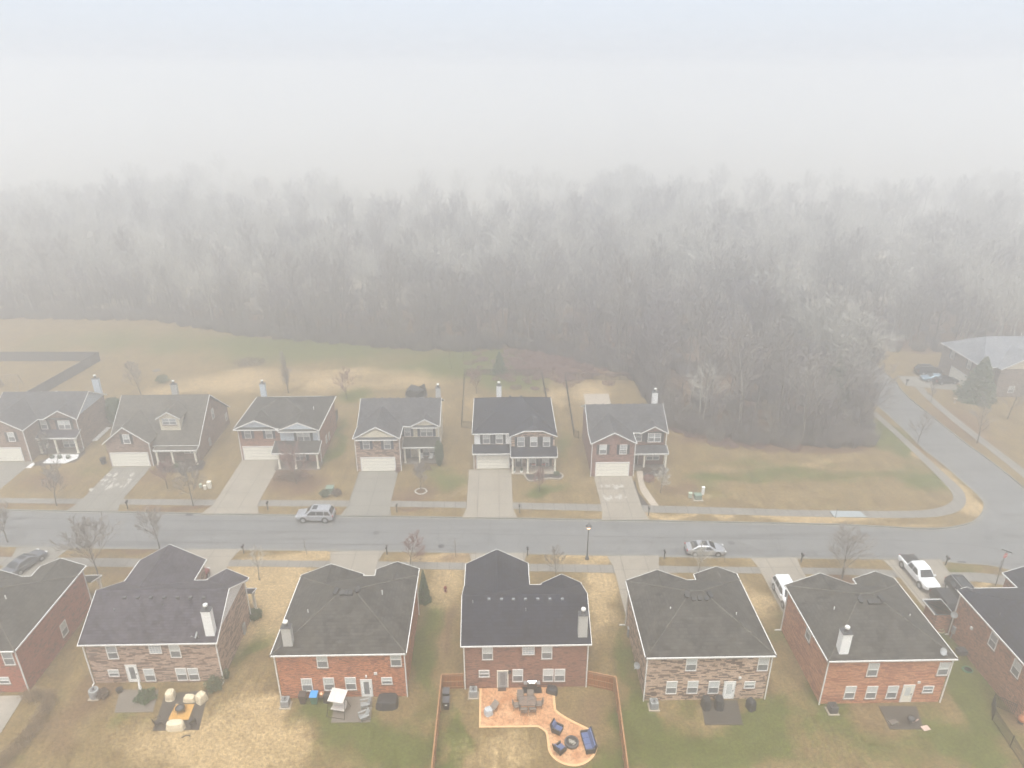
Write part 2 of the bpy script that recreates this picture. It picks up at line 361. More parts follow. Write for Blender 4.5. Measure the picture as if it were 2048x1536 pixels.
def lawn():
    t = NT('winter_lawn'); at = t.new('ShaderNodeAttribute', attribute_name='cover'); sp = t.new('ShaderNodeSeparateColor'); t.link(at.outputs['Color'], sp.inputs[0])
    n1 = t.noise(.3, 8, .7); n2 = t.noise(1.1, 8, .78); n3 = t.noise(3.2, 7, .9)
    mp = t.new('ShaderNodeMapping'); mp.inputs['Scale'].default_value = (1.1, .16, 1); mp.inputs['Rotation'].default_value = (0, 0, R(8)); t.link(t.tc().outputs['Object'], mp.inputs[0])
    ns = t.noise(1.3, 5, .65, mp.outputs[0])
    c = t.mix(t.ramp(n1, .32, .66), (.182, .122, .056), (.255, .185, .088))
    c = t.mix(t.math('MULTIPLY', t.ramp(ns, .42, .7), .55), c, (.11, .07, .035))
    c = t.mix(t.math('MULTIPLY', t.ramp(n2, .42, .68), .6), c, (.085, .075, .028))
    g = t.math('ADD', sp.outputs[0], t.math('MULTIPLY', t.math('SUBTRACT', n2, .5), 1.1)); g = t.ramp(g, .25, .8)
    c = t.mix(t.math('MULTIPLY', g, .78), c, (.060, .086, .012))
    s = t.math('ADD', sp.outputs[1], t.math('MULTIPLY', t.math('SUBTRACT', n2, .5), .9)); s = t.ramp(s, .3, .8)
    c = t.mix(t.math('MULTIPLY', s, .85), c, (.39, .285, .155))
    r = t.math('ADD', sp.outputs[2], t.math('MULTIPLY', t.math('SUBTRACT', n2, .5), .9)); r = t.ramp(r, .3, .8)
    c = t.mix(t.math('MULTIPLY', r, .9), c, (.125, .072, .045))
    lit = t.mix(t.ramp(n3, .40, .60), (.42, .40, .38), (1.45, 1.44, 1.4)); c = t.mix(.85, c, lit, 'MULTIPLY')  # fine random speckle in the turf's own colour
    n4 = t.noise(.55, 7, .8); mottle = t.mix(t.ramp(n4, .35, .65), (.70, .68, .64), (1.25, 1.25, 1.24)); c = t.mix(.8, c, mottle, 'MULTIPLY')  # broader random mottling of the turf
    t.bump(n3, .5, .05)
    return t.fin(c, .95, spec=.1)
M['lawn'] = lawn()
# ------------------------------------------------------------------ ground, roads, walks
KN = spline([G(*p) for p in [(-160,1013),(0,1019),(260,1024),(520,1029),(1000,1036),(1400,1043),(1681,1049),(1856,1057),(1926,1050),(1957,1036),(1970,1012),(1961,994),(1926,962),(1877,920),(1849,899),(1814,864),(1768,822),(1726,787),(1698,756)]] + [(67.2,150),(62,175),(54,200)], 6)
KE = spline([G(2048+60,1040),G(2048,976),G(1979,920),G(1926,882),G(1856,826),G(1821,798),G(1800,777),G(1775,750)] + [(76.2,150),(71,176),(62,202)], 6)
KS = spline([(-95,78.2)] + [G(*p) for p in [(-60,1090),(0,1092),(200,1096),(600,1100),(1000,1106),(1300,1112),(1500,1115),(1750,1117),(1850,1120),(1931,1126),(1987,1131),(2043,1146),(2090,1166)]] + [(66.5,58),(67,40)], 6)
KN = [(-95, KN[0][1] + .6)] + KN
road_poly = KN + [(62,202)] + KE[::-1] + [(95,60),(67,40)] + KS[::-1][1:] + [(-95,78.2)]
mb = MB(); mb.add([(x, y, -.12) for x, y in [(-130,40),(130,40),(130,240),(-130,240)]], [(0,1,2,3)])
road = tag(mb.build('road', M['asphalt'], recalc=False), kind='structure')
FOREST = [(-400,168),(-120,167),(-83,165),(-56,153),(-32,147),(-15,142.5),(6,143),(12,139.5),(20,133.5),(27.5,127),(28.6,113),(29.6,105),(36,100.5),(48,98.6),(58.5,98.4),(61,104),(61.5,118),(64.5,150),(60,175),(51,202),(66,204),(74.5,177),(79.,150),(83,140),(100,137),(125,134),(150,120),(400,120),(400,700),(-400,700)]
CLEAR = [(66,256),(80,250),(105,233),(125,217),(130,222),(110,242),(92,254),(75,264)]
def vnoise(X, Y, s, seed):
    rs = np.random.RandomState(seed); g = rs.rand(257, 257); x = X / s % 256; y = Y / s % 256; xi = x.astype(int); yi = y.astype(int); fx = x - xi; fy = y - yi
    fx = fx*fx*(3-2*fx); fy = fy*fy*(3-2*fy)
    return (g[xi,yi]*(1-fx)+g[xi+1,yi]*fx)*(1-fy) + (g[xi,yi+1]*(1-fx)+g[xi+1,yi+1]*fx)*fy
def P(px, py, rx, ry, amt, ch): x, y = G(px, py); return (x, y, rx, ry, amt, ch)
BL = [P(1095,978,2.6,2.0,1.2,0),P(1130,900,1.5,6,.8,0),P(676,870,1.3,7,.9,0),P(668,910,1.2,3,.8,0),P(245,885,2.6,4,.8,0),P(190,950,3,3,.6,0),
 P(1540,940,7,3,.75,0),P(1700,955,7,3,.6,0),P(1860,962,4.5,3.2,.95,0),P(1440,900,4,3,.5,0),P(1770,880,3,5,.9,0),P(1790,890,2,5,.5,0),P(1500,965,4,1.5,.5,0),P(1420,965,3,1.5,.6,0),
 P(700,700,22,10,.75,0),P(930,735,13,7,.85,0),P(520,690,26,8,.6,0),P(200,680,26,9,.45,0),P(1040,760,6,5,1.1,0),P(1000,720,9,6,1.,0),P(700,790,4,4,.9,0),P(1050,690,8,6,.7,0),
 P(900,965,3,2,.7,0),P(870,940,2.5,3,.6,0),P(1760,860,3,6,.8,0),P(960,950,1,2,.4,0),
 P(868,1265,1.3,6.5,1.15,0),P(852,1330,1.3,3,1.1,0),P(905,1490,.7,3,1.1,0),P(890,1440,.6,2,.6,0),P(1600,1300,1.3,5,1.05,0),P(1650,1400,2,3,.7,0),P(1560,1400,2,2,.7,0),P(1500,1430,2,1.2,1.1,0),
 P(1275,1400,1.,5,.9,0),P(1300,1480,1.7,3,.9,0),P(1262,1270,.9,5,.9,0),P(1700,1250,.1,.1,0,0),P(1930,1370,1.8,4,1.1,0),P(1880,1260,1.2,5,1.1,0),P(1960,1400,1.3,2.5,1.2,0),P(1250,1500,2,3,.6,0),P(660,1420,4,2,.6,0),P(700,1490,5,3,.55,0),P(800,1500,4,3,.75,0),P(1650,1500,8,3,.6,0),P(1400,1500,6,3,.65,0),P(1900,1480,6,3.2,.6,0),P(505,1290,1.0,4,.9,0),P(250,1430,1.,2,.5,0),P(560,1480,1,2,.4,0),P(1910,1140,5,1.2,.7,0),P(640,1380,3,.8,.6,0),
 P(540,1190,4.2,8,1.3,1),P(560,1130,6,1.5,.7,1),P(480,1500,4.3,3.4,1.2,1),P(440,1440,3.5,3,.7,1),P(530,1440,1.5,3,.9,1),P(300,1480,5,3,.6,1),P(1195,1200,2.2,7,.9,1),P(1215,1150,2,2,.9,1),P(900,1150,2.5,5,.7,1),P(1510,1200,2.5,5,.8,1),P(1000,1500,4.5,3,.7,1),P(1520,1110,9,1,.7,1),P(1180,1108,5,1,1.,1),
 P(1390,990,4,2,.5,1),P(1400,1030,20,.9,.8,1),P(1650,1035,12,.9,.8,1),P(1850,1050,5,.8,.9,1),P(1940,1010,2,3,1.1,1),P(1900,960,1.5,4,.9,1),P(1840,905,1.5,4,.8,1),P(1650,925,10,3,.45,1),P(620,1110,5,.9,.9,1),P(850,1110,6,1,.8,1),P(1965,1165,3,.8,1.,1),P(1700,1130,4,1.2,.5,1),
 P(450,765,12,7,.75,1),P(680,770,8,6,.75,1),P(840,765,7,6,.75,1),P(1185,785,5,7,.8,1),P(1110,800,2,8,.6,1),P(700,740,14,3,.6,1),P(950,800,3,6,.5,1),P(300,790,6,5,.5,1),P(880,835,1.6,8,.6,1),
 P(1130,735,7,6,1.2,2),P(1180,730,5,4,1.2,2),P(1450,875,8,1.6,1.2,2),P(1560,890,9,1.4,1.2,2),P(1370,850,3,3,1.0,2),P(1680,900,8,1.3,.9,2),P(290,960,6,3,.6,2),P(590,965,5,3.5,1.1,2),P(830,990,4,3,.8,2),P(540,930,3,4,.7,2),P(100,960,5,3,.8,2),P(1350,975,3,3,.6,2),P(840,1020,5,.8,.7,2),P(370,1017,9,.9,.8,2),P(80,1010,7,.8,.7,2),P(1070,1020,3,.7,.5,2),P(700,1018,3,.7,.6,2),P(960,1110,.1,.1,0,2),
 P(230,1330,1.7,6,.7,2),P(910,1260,.7,5,.7,2),P(880,1270,.6,5,.5,2),P(700,1440,2,.7,.5,2),P(1030,1440,1,1,.2,2),P(1180,1420,2.2,2.5,.55,2),P(900,1110,5,.9,.5,2),P(300,1140,5,1.5,.7,2),P(300,1103,7,.8,.9,2),P(30,1105,4,.8,.8,2),P(1690,1160,2,.9,.9,2),P(120,1460,3,3,.5,2),P(1690,1395,3,1,.8,2),P(2020,1430,3,3,.8,2),P(1760,1470,3,3,.4,2),P(1570,1450,1.2,2.5,.5,2),P(350,1400,4,2,.3,2),P(1850,900,2,9,.5,2),P(1960,880,5,8,.5,2),P(2010,960,4,3,.4,1),P(1900,740,10,9,.3,0),P(1900,830,6,6,.5,2)]
NB = []
def ground_mesh():
    st = .5; xs = np.arange(-130, 130 + st, st); ys = np.arange(20, 172 + st, st)
    X, Y = np.meshgrid(xs, ys); X = X.copy(); Y = Y.copy()
    ins = inside(road_poly, X, Y); nx = len(xs); ny = len(ys)
    cx = (X[:-1,:-1] + X[1:,1:]) / 2; cy = (Y[:-1,:-1] + Y[1:,1:]) / 2; keep = ~inside(road_poly, cx, cy)
    # snap vertices of the boundary cells to the kerb line
    un = np.zeros((ny, nx), bool); us = np.zeros((ny, nx), bool)
    for a, b in ((0,0),(0,1),(1,0),(1,1)):
        un[a:ny-1+a, b:nx-1+b] |= keep; us[a:ny-1+a, b:nx-1+b] |= ~keep
    bd = un & us; S = []
    for pl in (KN, KE, KS): S += [(pl[i], pl[i+1]) for i in range(len(pl)-1)]
    A = np.array([s[0] for s in S]); B = np.array([s[1] for s in S]); D = B - A; L = (D**2).sum(1) + 1e-9
    for j, i in zip(*np.where(bd)):
        p = np.array([X[j,i], Y[j,i]]); t = np.clip(((p - A) * D).sum(1) / L, 0, 1); q = A + D * t[:,None]; d = ((q - p)**2).sum(1); k = d.argmin()
        if d[k] < 1.0: X[j,i], Y[j,i] = q[k]
    col = np.zeros((ny, nx, 4)); col[..., 3] = 1
    W = X + (vnoise(X, Y, 2.5, 3) - .5) * 3 ; V = Y + (vnoise(X, Y, 2.5, 4) - .5) * 2.5
    for x, y, rx, ry, am, ch in BL: col[..., ch] += am * np.exp(-(((W - x) / rx)**2 + ((V - y) / ry)**2) * .9)
    col[..., 0] += .16 * (X > 12) * (Y < 50) + (vnoise(X, Y, 6, 9) - .62) * .45
    col[..., 1] += (vnoise(X, Y, 7, 12) - .62) * .5
    lot = np.exp(-(((X-45)/22)**2+((Y-87)/9)**2)**2); col[...,0] += lot*(-.02+.8*(vnoise(X*.35,Y*1.2,2.2,31)-.45)); col[...,1] += lot*.9*(vnoise(X*.3,Y*1.3,2.0,41)-.5)
    yd = (Y<60)*1.0; col[...,0] += yd*.7*(vnoise(X,Y,2.2,33)-.52); col[...,1] += yd*.5*(vnoise(X*1.5,Y*.4,1.6,35)-.55); col[...,2] += .55*np.clip(vnoise(X,Y,3.1,37)-.6,0,1)
    fo = inside(FOREST, X + (vnoise(X, Y, 3, 5) - .5) * 3, Y + (vnoise(X, Y, 3, 6) - .5) * 3)
    col[..., 2] = np.where(fo, 1.6, col[..., 2]); col[..., :2] = np.where(fo[..., None], 0, col[..., :2])
    col = np.clip(col, 0, 1.5)
    Z = np.zeros_like(X)
    idx = np.arange(nx * ny).reshape(ny, nx); q = np.stack([idx[:-1,:-1], idx[:-1,1:], idx[1:,1:], idx[1:,:-1]], -1)[keep]
    me = bpy.data.meshes.new('lawn'); me.from_pydata(np.stack([X, Y, Z], -1).reshape(-1, 3).tolist(), [], q.tolist())
    a = me.color_attributes.new('cover', 'FLOAT_COLOR', 'POINT'); a.data.foreach_set('color', col.reshape(-1, 4).ravel())
    me.materials.append(M['lawn']); o = bpy.data.objects.new('lawn', me); C.objects.link(o); return o
lawn_o = tag(ground_mesh(), kind='structure')
fl = NT('forest_floor'); n = fl.noise(.05, 6, .7); M['floor'] = fl.fin(fl.mix(fl.ramp(n, .3, .7), (.16, .135, .10), (.26, .22, .165)), .95)
mb = MB(); 
for x0, x1, y0, y1 in ((-1500,1500,172,1700),(-1500,1500,-600,20),(-1500,-130,20,172),(130,1500,20,172)):
    mb.add([(x0,y0,-.004),(x1,y0,-.004),(x1,y1,-.004),(x0,y1,-.004)], [(0,1,2,3)])
g2 = tag(mb.build('ground', M['floor'], recalc=False), kind='structure')
mb = MB(); mb.add([(x, y, .02) for x, y in CLEAR], [tuple(range(len(CLEAR)))])
M['field'] = plain('pale_field', (.42, .36, .24), .95); tag(mb.build('field', M['field'], recalc=False), kind='structure')
fp = [(-1400,300)] + [(x, 262+18*math.sin(x*.021)+9*math.sin(x*.067)) for x in range(-400,420,10)] + [(1400,300),(1400,1690),(-1400,1690)]
mb = MB(); mb.add([(x,y,.01) for x, y in fp], [tuple(range(len(fp)))]); M['fog_lift'] = plain('fog_lift_ground', (.27,.245,.195), .95); tag(mb.build('field', M['fog_lift'], recalc=False), kind='structure')  # unseen pale ground, added to brighten and blend the far fog
# kerbs: gutter pan + raised kerb
for pl, sgn, nm in ((KN, -1, 'kerb'), (KE, 1, 'kerb'), (KS, 1, 'kerb')):
    inn = offset(pl, .38 * sgn); out = offset(pl, -.16 * sgn)
    mb = MB()
    for i in range(len(pl) - 1):
        mb.prism([pl[i], pl[i+1], inn[i+1], inn[i]], -.3, -.104); mb.prism([out[i], out[i+1], pl[i+1], pl[i]], -.3, .014)
    tag(mb.build(nm, M['kerb']), kind='structure')
# tar seams and sealed cracks on the street
mb = MB(); rs0 = random.Random(5); KSr = KS[:-6]
def ribbon(pl, w):
    l, r = offset(pl, w), offset(pl, -w); n0 = len(mb.v)
    mb.v += [(x, y, -.114) for x, y in l] + [(x, y, -.114) for x, y in r]; n = len(pl)
    mb.f += [(n0+i, n0+n+i, n0+n+i+1, n0+i+1) for i in range(n-1)]
for dd, a, b in ((4.05,2,len(KSr)-3),(1.5,14,30),(6.3,4,26)):
    pl = offset(KSr, dd)[a:b]; pl = [(x, y+rs0.uniform(-.05,.05)) for x, y in pl]
    fine = spline(pl, 4); ribbon([(x, y+rs0.uniform(-.03,.03)) for x, y in fine], .035)
for _ in range(16):
    x = rs0.uniform(-60, 50); y0 = ky0 = 72.6 - x*.045; y1 = y0 + rs0.uniform(1.5, 5.5); n = 9; dx = rs0.uniform(-1.5,1.5)
    ribbon([(x+dx*i/n+rs0.uniform(-.12,.12), y0+.6+(y1-y0)*i/n) for i in range(n+1)], .022)
tag(mb.build('road_seams', plain('tar', (.045,.045,.047), .5), recalc=False), kind='structure')
# sidewalks
def walk(inner, outer):
    a = spline([G(*p) for p in inner], 5); b = spline([G(*p) for p in outer], 5); mb = MB()
    n = min(len(a), len(b))
    for i in range(n - 1): mb.prism([a[i], a[i+1], b[i+1], b[i]], -.1, .02)
    return tag(mb.build('pavement', M['walk']), kind='structure')
walk([(-160,992),(0,996),(500,1000),(880,1003),(1300,1011),(1600,1020),(1800,1022),(1870,1017),(1903,1003),(1903,985),(1880,958),(1821,899),(1768,850),(1740,825)],
     [(-160,1002),(0,1006),(500,1012),(880,1015),(1300,1025),(1600,1033),(1800,1036),(1890,1031),(1928,1013),(1928,985),(1898,955),(1836,899),(1782,850),(1754,825)])
walk([(-120,1112),(0,1114),(250,1117),(480,1120),(830,1124),(1000,1127),(1230,1130),(1400,1133),(1700,1137),(1850,1144),(1960,1146),(2040,1158),(2100,1172)],
     [(-120,1128),(0,1131),(250,1134),(480,1133),(830,1138),(1000,1141),(1230,1146),(1400,1146),(1700,1150),(1850,1159),(1960,1164),(2040,1176),(2100,1190)])
walk([(1822,765),(1850,795),(1890,830),(1950,878),(2010,925),(2070,975)], [(1835,762),(1866,795),(1906,830),(1968,878),(2030,925),(2090,970)])
def drive(name, pts, m, z=.03): 
    return tag(MB().prism([G(*p) if p[1] > 130 or p[0] > 200 else p for p in pts], -.1, z).build(name, m), kind='structure')
def drw(x0, x1, ya, yk, fl, m):       # driveway from garage face ya to kerb yk, flared
    s = 1 if yk > ya else -1
    pts = [(x0, ya), (x1, ya), (x1, yk - s*2.2), (x1 + fl, yk - s*.1), (x0 - fl, yk - s*.1), (x0, yk - s*2.2)]
    return tag(MB().prism(pts, -.1, .03).build('driveway', m), kind='structure')
def ky(pl, x): 
    for a, b in zip(pl, pl[1:]):
        if min(a[0], b[0]) <= x <= max(a[0], b[0]): return a[1] + (b[1]-a[1]) * (x-a[0]) / (b[0]-a[0] + 1e-9)
    return pl[0][1]
drw(-79,-70.9,96.1,ky(KN,-74),.6,M['conc2']); drw(-57.8,-52.2,94.2,ky(KN,-55),.7,M['conc2']); drw(-39.2,-33.1,95.9,ky(KN,-36),.8,M['conc']); drw(-20.7,-14.9,92.0,ky(KN,-18),.5,M['conc2']); drw(-4.4,1.9,92.2,ky(KN,-1),.5,M['conc']); drw(14.0,19.5,89.8,ky(KN,17),.4,M['conc'])
drw(-59.5,-54.,64.5,ky(KS,-57),.6,M['conc2']); drw(-39.2,-32.6,64.4,ky(KS,-36),.5,M['conc']); drw(-20.4,-14.7,60.6,ky(KS,-17),.5,M['conc']); drw(-3.2,2.9,62.3,ky(KS,0),.5,M['conc']); drw(13.7,19.1,59.2,ky(KS,16),.5,M['conc']); drw(31.0,36.0,58.1,ky(KS,33),.3,M['conc']); drw(46.9,53.3,59.0,ky(KS,50),.3,M['conc'])
tag(MB().prism([G(1795,752),G(1812,772),G(1915,781),G(1908,755)], -.1, .03).build('driveway', M['conc2']), kind='structure')
tag(MB().prism([(26.6,60.2),(30.95,60.2),(30.95,63.9),(28.2,63.9)], -.1, .026).build('driveway', M['conc']), kind='structure') if False else None
# chalky patches on two driveways (dried areas)
M['dry'] = plain('dried_concrete', (.36, .34, .30), .9, var=.25)
def patches(cx, cy, w, h, n, seed):
    rs = random.Random(seed); mb = MB()
    for _ in range(n):
        x = cx + rs.uniform(-w, w); y = cy + rs.uniform(-h, h); a = rs.uniform(.05, .4); b = rs.uniform(.2, .9); k = rs.randint(6, 8)
        mb.add([(x + a*math.cos(i*6.28/k)*rs.uniform(.5,1.1), y + b*math.sin(i*6.28/k)*rs.uniform(.5,1.1), .034 + _*.0004) for i in range(k)], [tuple(range(k))])
    return mb
mb = patches(*G(238,956), 2.3, 1.1, 13, 1); m2 = patches(*G(218,975), 2.5, 1.2, 14, 2); mb.add(m2.v, m2.f); m2 = patches(*G(1225,972), 1.7, .4, 9, 3); mb.add([(a,b,c+.002) for a,b,c in m2.v], m2.f); m2 = patches(*G(1232,996), 1.7, .3, 9, 4); mb.add([(a,b,c+.004) for a,b,c in m2.v], m2.f)
tag(mb.build('dry_patches', M['dry'], recalc=False), kind='structure')
# curved garden walk at the right front house, mulch beds
a = spline([G(1271,932),G(1277,965),G(1283,985),G(1302,1011)], 5); b = spline([G(1285,932),G(1288,965),G(1299,985),G(1318,1012)], 5)
mb = MB(); [mb.prism([a[i],a[i+1],b[i+1],b[i]], -.05, .024) for i in range(len(a)-1)]; tag(mb.build('garden_path', M['slab']), kind='structure')
def bed(pts, m=None, z=.016): return tag(MB().prism([G(*p) for p in pts], -.05, z).build('mulch_bed', m or M['mulch']), kind='structure')
bed([(1263,963),(1270,962),(1276,984),(1298,1011),(1276,1010),(1266,985)])
bed([(1280,936),(1296,932),(1325,930),(1340,940),(1325,950),(1296,958),(1286,950)])
bed([(1047,944),(1118,944),(1124,955),(1100,958),(1078,960),(1058,963),(1050,956)])
bed([(100,915),(160,890),(172,905),(150,925),(70,932),(50,932)])
bed([(480,968),(500,930),(640,930),(648,940),(600,962),(540,975)]) if False else None
bed([(310,930),(400,918),(412,925),(405,940),(370,945),(320,945)], M['mulch'])
M['gravel'] = plain('white_gravel', (.62, .61, .6), .9, var=.2, scale=12)
bed([(84,927),(107,908),(158,909),(155,917),(130,927)], M['gravel'], .024)
bed([(48,936),(66,925),(70,928),(62,936)], M['gravel'], .024)
bed([(1740,905+0),(1741,905),(1741,906)]) if False else None
# ------------------------------------------------------------------ house builder
def PY(Y, s):                       # frame on a wall y = Y whose outside is s (-1 towards camera)
    return lambda cx, cz: (lambda u, v, w: (cx + u, Y + s * w, cz + v))
def PX(X, s): return lambda cy, cz: (lambda u, v, w: (X + s * w, cy + u, cz + v))
def window(par, P, w=.9, h=1.5, double=False, grid=0, block=False, sh=None, sill=True):
    """P: frame with its origin at the window's bottom centre"""
    hw = w / 2; mb = MB()
    if block:
        mb.frame_box(P, -hw, hw, 0, h, 0, .03); o = mb.build('window', M['glass_blk'], par)
    else:
        mb.frame_box(P, -hw, hw, h * .5, h, 0, .035); o = mb.build('window', random.choice((M['glass_hi'], M['glass_hi'], M['glass_mid'], M['glass_cur'])), par)
        MB().frame_box(P, -hw, hw, 0, h * .5, 0, .030).build('screen', M['glass_lo'], o)
    f = MB(); t = .06
    f.frame_box(P, -hw - t, -hw + .02, -t, h + t, 0, .07); f.frame_box(P, hw - .02, hw + t, -t, h + t, 0, .07)
    f.frame_box(P, -hw + .02, hw - .02, h - .02, h + t, 0, .068); f.frame_box(P, -hw + .02, hw - .02, -t, .03, 0, .068)
    if not block: f.frame_box(P, -hw + .02, hw - .02, h * .5 - .035, h * .5 + .035, 0, .06)
    if double: f.frame_box(P, -.07, .07, .03, h - .02, 0, .072)
    if block or grid:
        for k in range(1, 4): f.frame_box(P, -hw + w * k / 4 - .015, -hw + w * k / 4 + .015, .03, h - .02, 0, .05)
        for k in range(1, 4): f.frame_box(P, -hw + .02, hw - .02, h * k / 4 - .015, h * k / 4 + .015, 0, .052)
    f.build('frame', M['trim'], o)
    if sill: MB().frame_box(P, -hw - .14, hw + .14, -.19, -t - .002, 0, .085).build('sill', M['sill'], o)
    if sh is not None:
        for s in (-1, 1):
            q = MB(); a = s * (hw + t + .02); b = s * (hw + t + .40); q.frame_box(P, min(a, b), max(a, b), -t, h + t, 0, .05)
            for k in range(8): q.frame_box(P, min(a, b) + .05, max(a, b) - .05, .02 + h * k / 8, .02 + h * (k + .55) / 8, .05, .065)
            q.build('shutter', sh, par)
    return o
def door(par, P, w=.92, h=2.05, col=None, glass=.7, frame=None):
    d = MB().frame_box(P, -w/2, w/2, 0, h, 0, .05).build('door', col or M['white'], par)
    if glass: MB().frame_box(P, -w*.27, w*.27, h*(1-glass)*.8, h*.9, .05, .06).build('door_glass', M['glass_hi'] if glass < .75 else M['glass_lo'], d)
    f = MB(); f.frame_box(P, -w/2-.09, -w/2-.002, 0, h+.09, 0, .08); f.frame_box(P, w/2+.002, w/2+.09, 0, h+.09, 0, .08); f.frame_box(P, -w/2, w/2, h+.002, h+.088, 0, .078); f.build('frame', frame or M['trim'], d)
    MB().frame_box(P, w*.36, w*.42, .95, 1.1, .05, .11).build('handle', M['darkgrey'], d)
    return d
def garage_door(par, P, w=4.9, h=2.2):
    mb = MB()
    for k in range(4): mb.frame_box(P, -w/2, w/2, h*k/4 + .012, h*(k+1)/4 - .006, 0, .06)
    mb.frame_box(P, -w/2, w/2, 0, h, 0, .03); d = mb.build('garage_door', M['garage'], par)
    f = MB(); f.frame_box(P, -w/2-.14, -w/2-.003, 0, h+.14, 0, .09); f.frame_box(P, w/2+.003, w/2+.14, 0, h+.14, 0, .09); f.frame_box(P, -w/2, w/2, h+.003, h+.138, 0, .088); f.build('frame', M['trim'], d)
    return d
def downspout(par, x, y, z, dx=0, dy=0):
    mb = MB(); mb.box(x-.05, x+.05, y-.05, y+.05, .12, z); mb.box(x-.05+min(dx,0), x+.05+max(dx,0), y-.05+min(dy,0), y+.05+max(dy,0), .02, .12); mb.build('downspout', M['trim'], par)
def gutter_run(mb, a, b, z, h=.13):
    mb.box(min(a[0],b[0])-.05, max(a[0],b[0])+.05, min(a[1],b[1])-.05, max(a[1],b[1])+.05, z-h, z+.012)
def tri_wall(mb, x0, x1, y0, y1, z, s, ax='x'):       # gable triangle wall; ax = axis along which it rises to the middle
    if ax == 'x':
        m = (x0+x1)/2; zr = z + s*(x1-x0)/2; mb.extr([(x0,y0,z),(x1,y0,z),(m,y0,zr)], (0,y1-y0,0))
    else:
        m = (y0+y1)/2; zr = z + s*abs(y1-y0)/2; mb.extr([(x0,y0,z),(x0,y1,z),(x0,m,zr)], (x1-x0,0,0))
OH = .36
def wing_roof(roof, fas, x0, x1, yf, ym, ze, s, sm, d):
    """gable whose ridge runs along Y: eaves x0..x1 (already overhanging), front rake yf, main eave ym, main slope sm, front direction d"""
    m = (x0+x1)/2; zr = ze + s*(x1-x0)/2; yh = ym - d*(zr-ze)/sm
    for xe in (x0, x1):
        roof.slab([(xe,yf,ze),(m,yf,zr),(m,yh,zr),(xe,ym,ze)], .09)
        e = yf + d*.03                                        # rake board
        fas.extr([(xe,yf+d*.002,ze+.01),(m,yf+d*.002,zr+.012),(m,yf+d*.002,zr-.17),(xe,yf+d*.002,ze-.17)], (0,d*.05,0))
    return m, zr
def mk_roof(h, name='roof'): return h
def house(name, label, cx, yb, yf, x0, x1, ze, d, brick, roofm, kind, wing, small=None, s=.55, wallup=None, group='houses along the street', ridge=None, sideup=None):
    """walls x0..x1, back wall yb, front wall yf (direction d=+1 away from camera). wing/small = (x0, x1, front wall y, gable material)"""
    H = thing('house', label, 'house', ((x0+x1)/2, (yb+yf)/2, 0), group); H['_x'] = 0; del H['_x']
    zw = ze + .02
    ya, yc = min(yb, yf), max(yb, yf); W = MB().box(x0, x1, ya, yc, -.1, zw); U = MB()
    if wing:
        W.box(wing[0], wing[1], min(yf, wing[2]), max(yf, wing[2]), -.1, zw)
    eb, ef = yb - d*OH, yf + d*OH; a, b = min(eb, ef), max(eb, ef); ex0, ex1 = x0-OH*.9, x1+OH*.9
    roof = MB(); fas = MB(); caps = None
    if kind == 'gable':
        ym = (a+b)/2; sl = s; zr = ze + sl*(b-a)/2
        for ye in (a, b): roof.slab([(ex0,ye,ze),(ex1,ye,ze),(ex1,ym,zr),(ex0,ym,zr)], .1)
        for xe, q in ((ex0, -1), (ex1, 1)):
            for ye in (a, b): fas.extr([(xe+q*.002,ye,ze+.012),(xe+q*.002,ym,zr+.014),(xe+q*.002,ym,zr-.18),(xe+q*.002,ye,ze-.18)], (q*.05,0,0))
            t = MB(); tri_wall(t, x1-.25 if q > 0 else x0+.25, x1 if q > 0 else x0, ya, yc, zw, sl-.005, 'y'); t.build('gable_wall', (sideup or brick), H)
        gutter_run(fas, (ex0,eb), (ex1,eb), ze)
        R0 = (ex0+ex1)/2
    else:
        rz, rx0, rx1, ry = ridge; sl = (rz-ze)/abs(ef-ry)
        A_, B_, C_, D_ = (ex0,a,ze),(ex1,a,ze),(ex1,b,ze),(ex0,b,ze); E_, F_ = (rx0,ry,rz),(rx1,ry,rz)
        roof.add([A_,B_,C_,D_,E_,F_], [(0,1,5,4),(1,2,5),(2,3,4,5),(3,0,4),(3,2,1,0)])
        gutter_run(fas, (ex0,eb), (ex1,eb), ze); gutter_run(fas, (ex0,a), (ex0,b), ze); gutter_run(fas, (ex1,a), (ex1,b), ze)
        cp = MB()
        for p, q in ((A_,E_),(B_,F_),(C_,F_),(D_,E_),(E_,F_)): cp.tube(Vector(p)+Vector((0,0,.0)), Vector(q)+Vector((0,0,.0)), .07, .07, 5)
        caps = cp
    sg = MB(); used = []
    info = {}
    for wi, nm in ((wing, 'wing'), (small, 'small')):
        if not wi: continue
        fx0, fx1 = wi[0]-OH*.9 if abs(wi[0]-x0) < .5 else wi[0]-.25, wi[1]+OH*.9 if abs(wi[1]-x1) < .5 else wi[1]+.25
        sw = min(s, .999*sl) if kind == 'hip' else s; sw = wi[4] if len(wi) > 4 else sw
        m, zr = wing_roof(roof, fas, fx0, fx1, wi[2]+d*.32, ef, ze, sw, sl, d)
        t = MB(); yq = wi[2]; t2 = yq - d*.25; tri_wall(t, wi[0], wi[1], min(yq, t2), max(yq, t2), zw, sw-.005, 'x'); t.build('gable_wall', wi[3] or brick, H)
        gutter_run(fas, (fx0, yf+d*OH), (fx0, wi[2]+d*.3), ze); gutter_run(fas, (fx1, yf+d*OH), (fx1, wi[2]+d*.3), ze)
        used.append((fx0, fx1)); info[nm] = (m, zr)
    used.sort(); cur = ex0
    for u0, u1 in used + [(ex1, ex1)]:
        if u0 - cur > .15: gutter_run(fas, (cur, ef), (u0, ef), ze)
        cur = max(cur, u1)
    W.build('wall', brick, H); r = roof.build('roof', roofm, H)
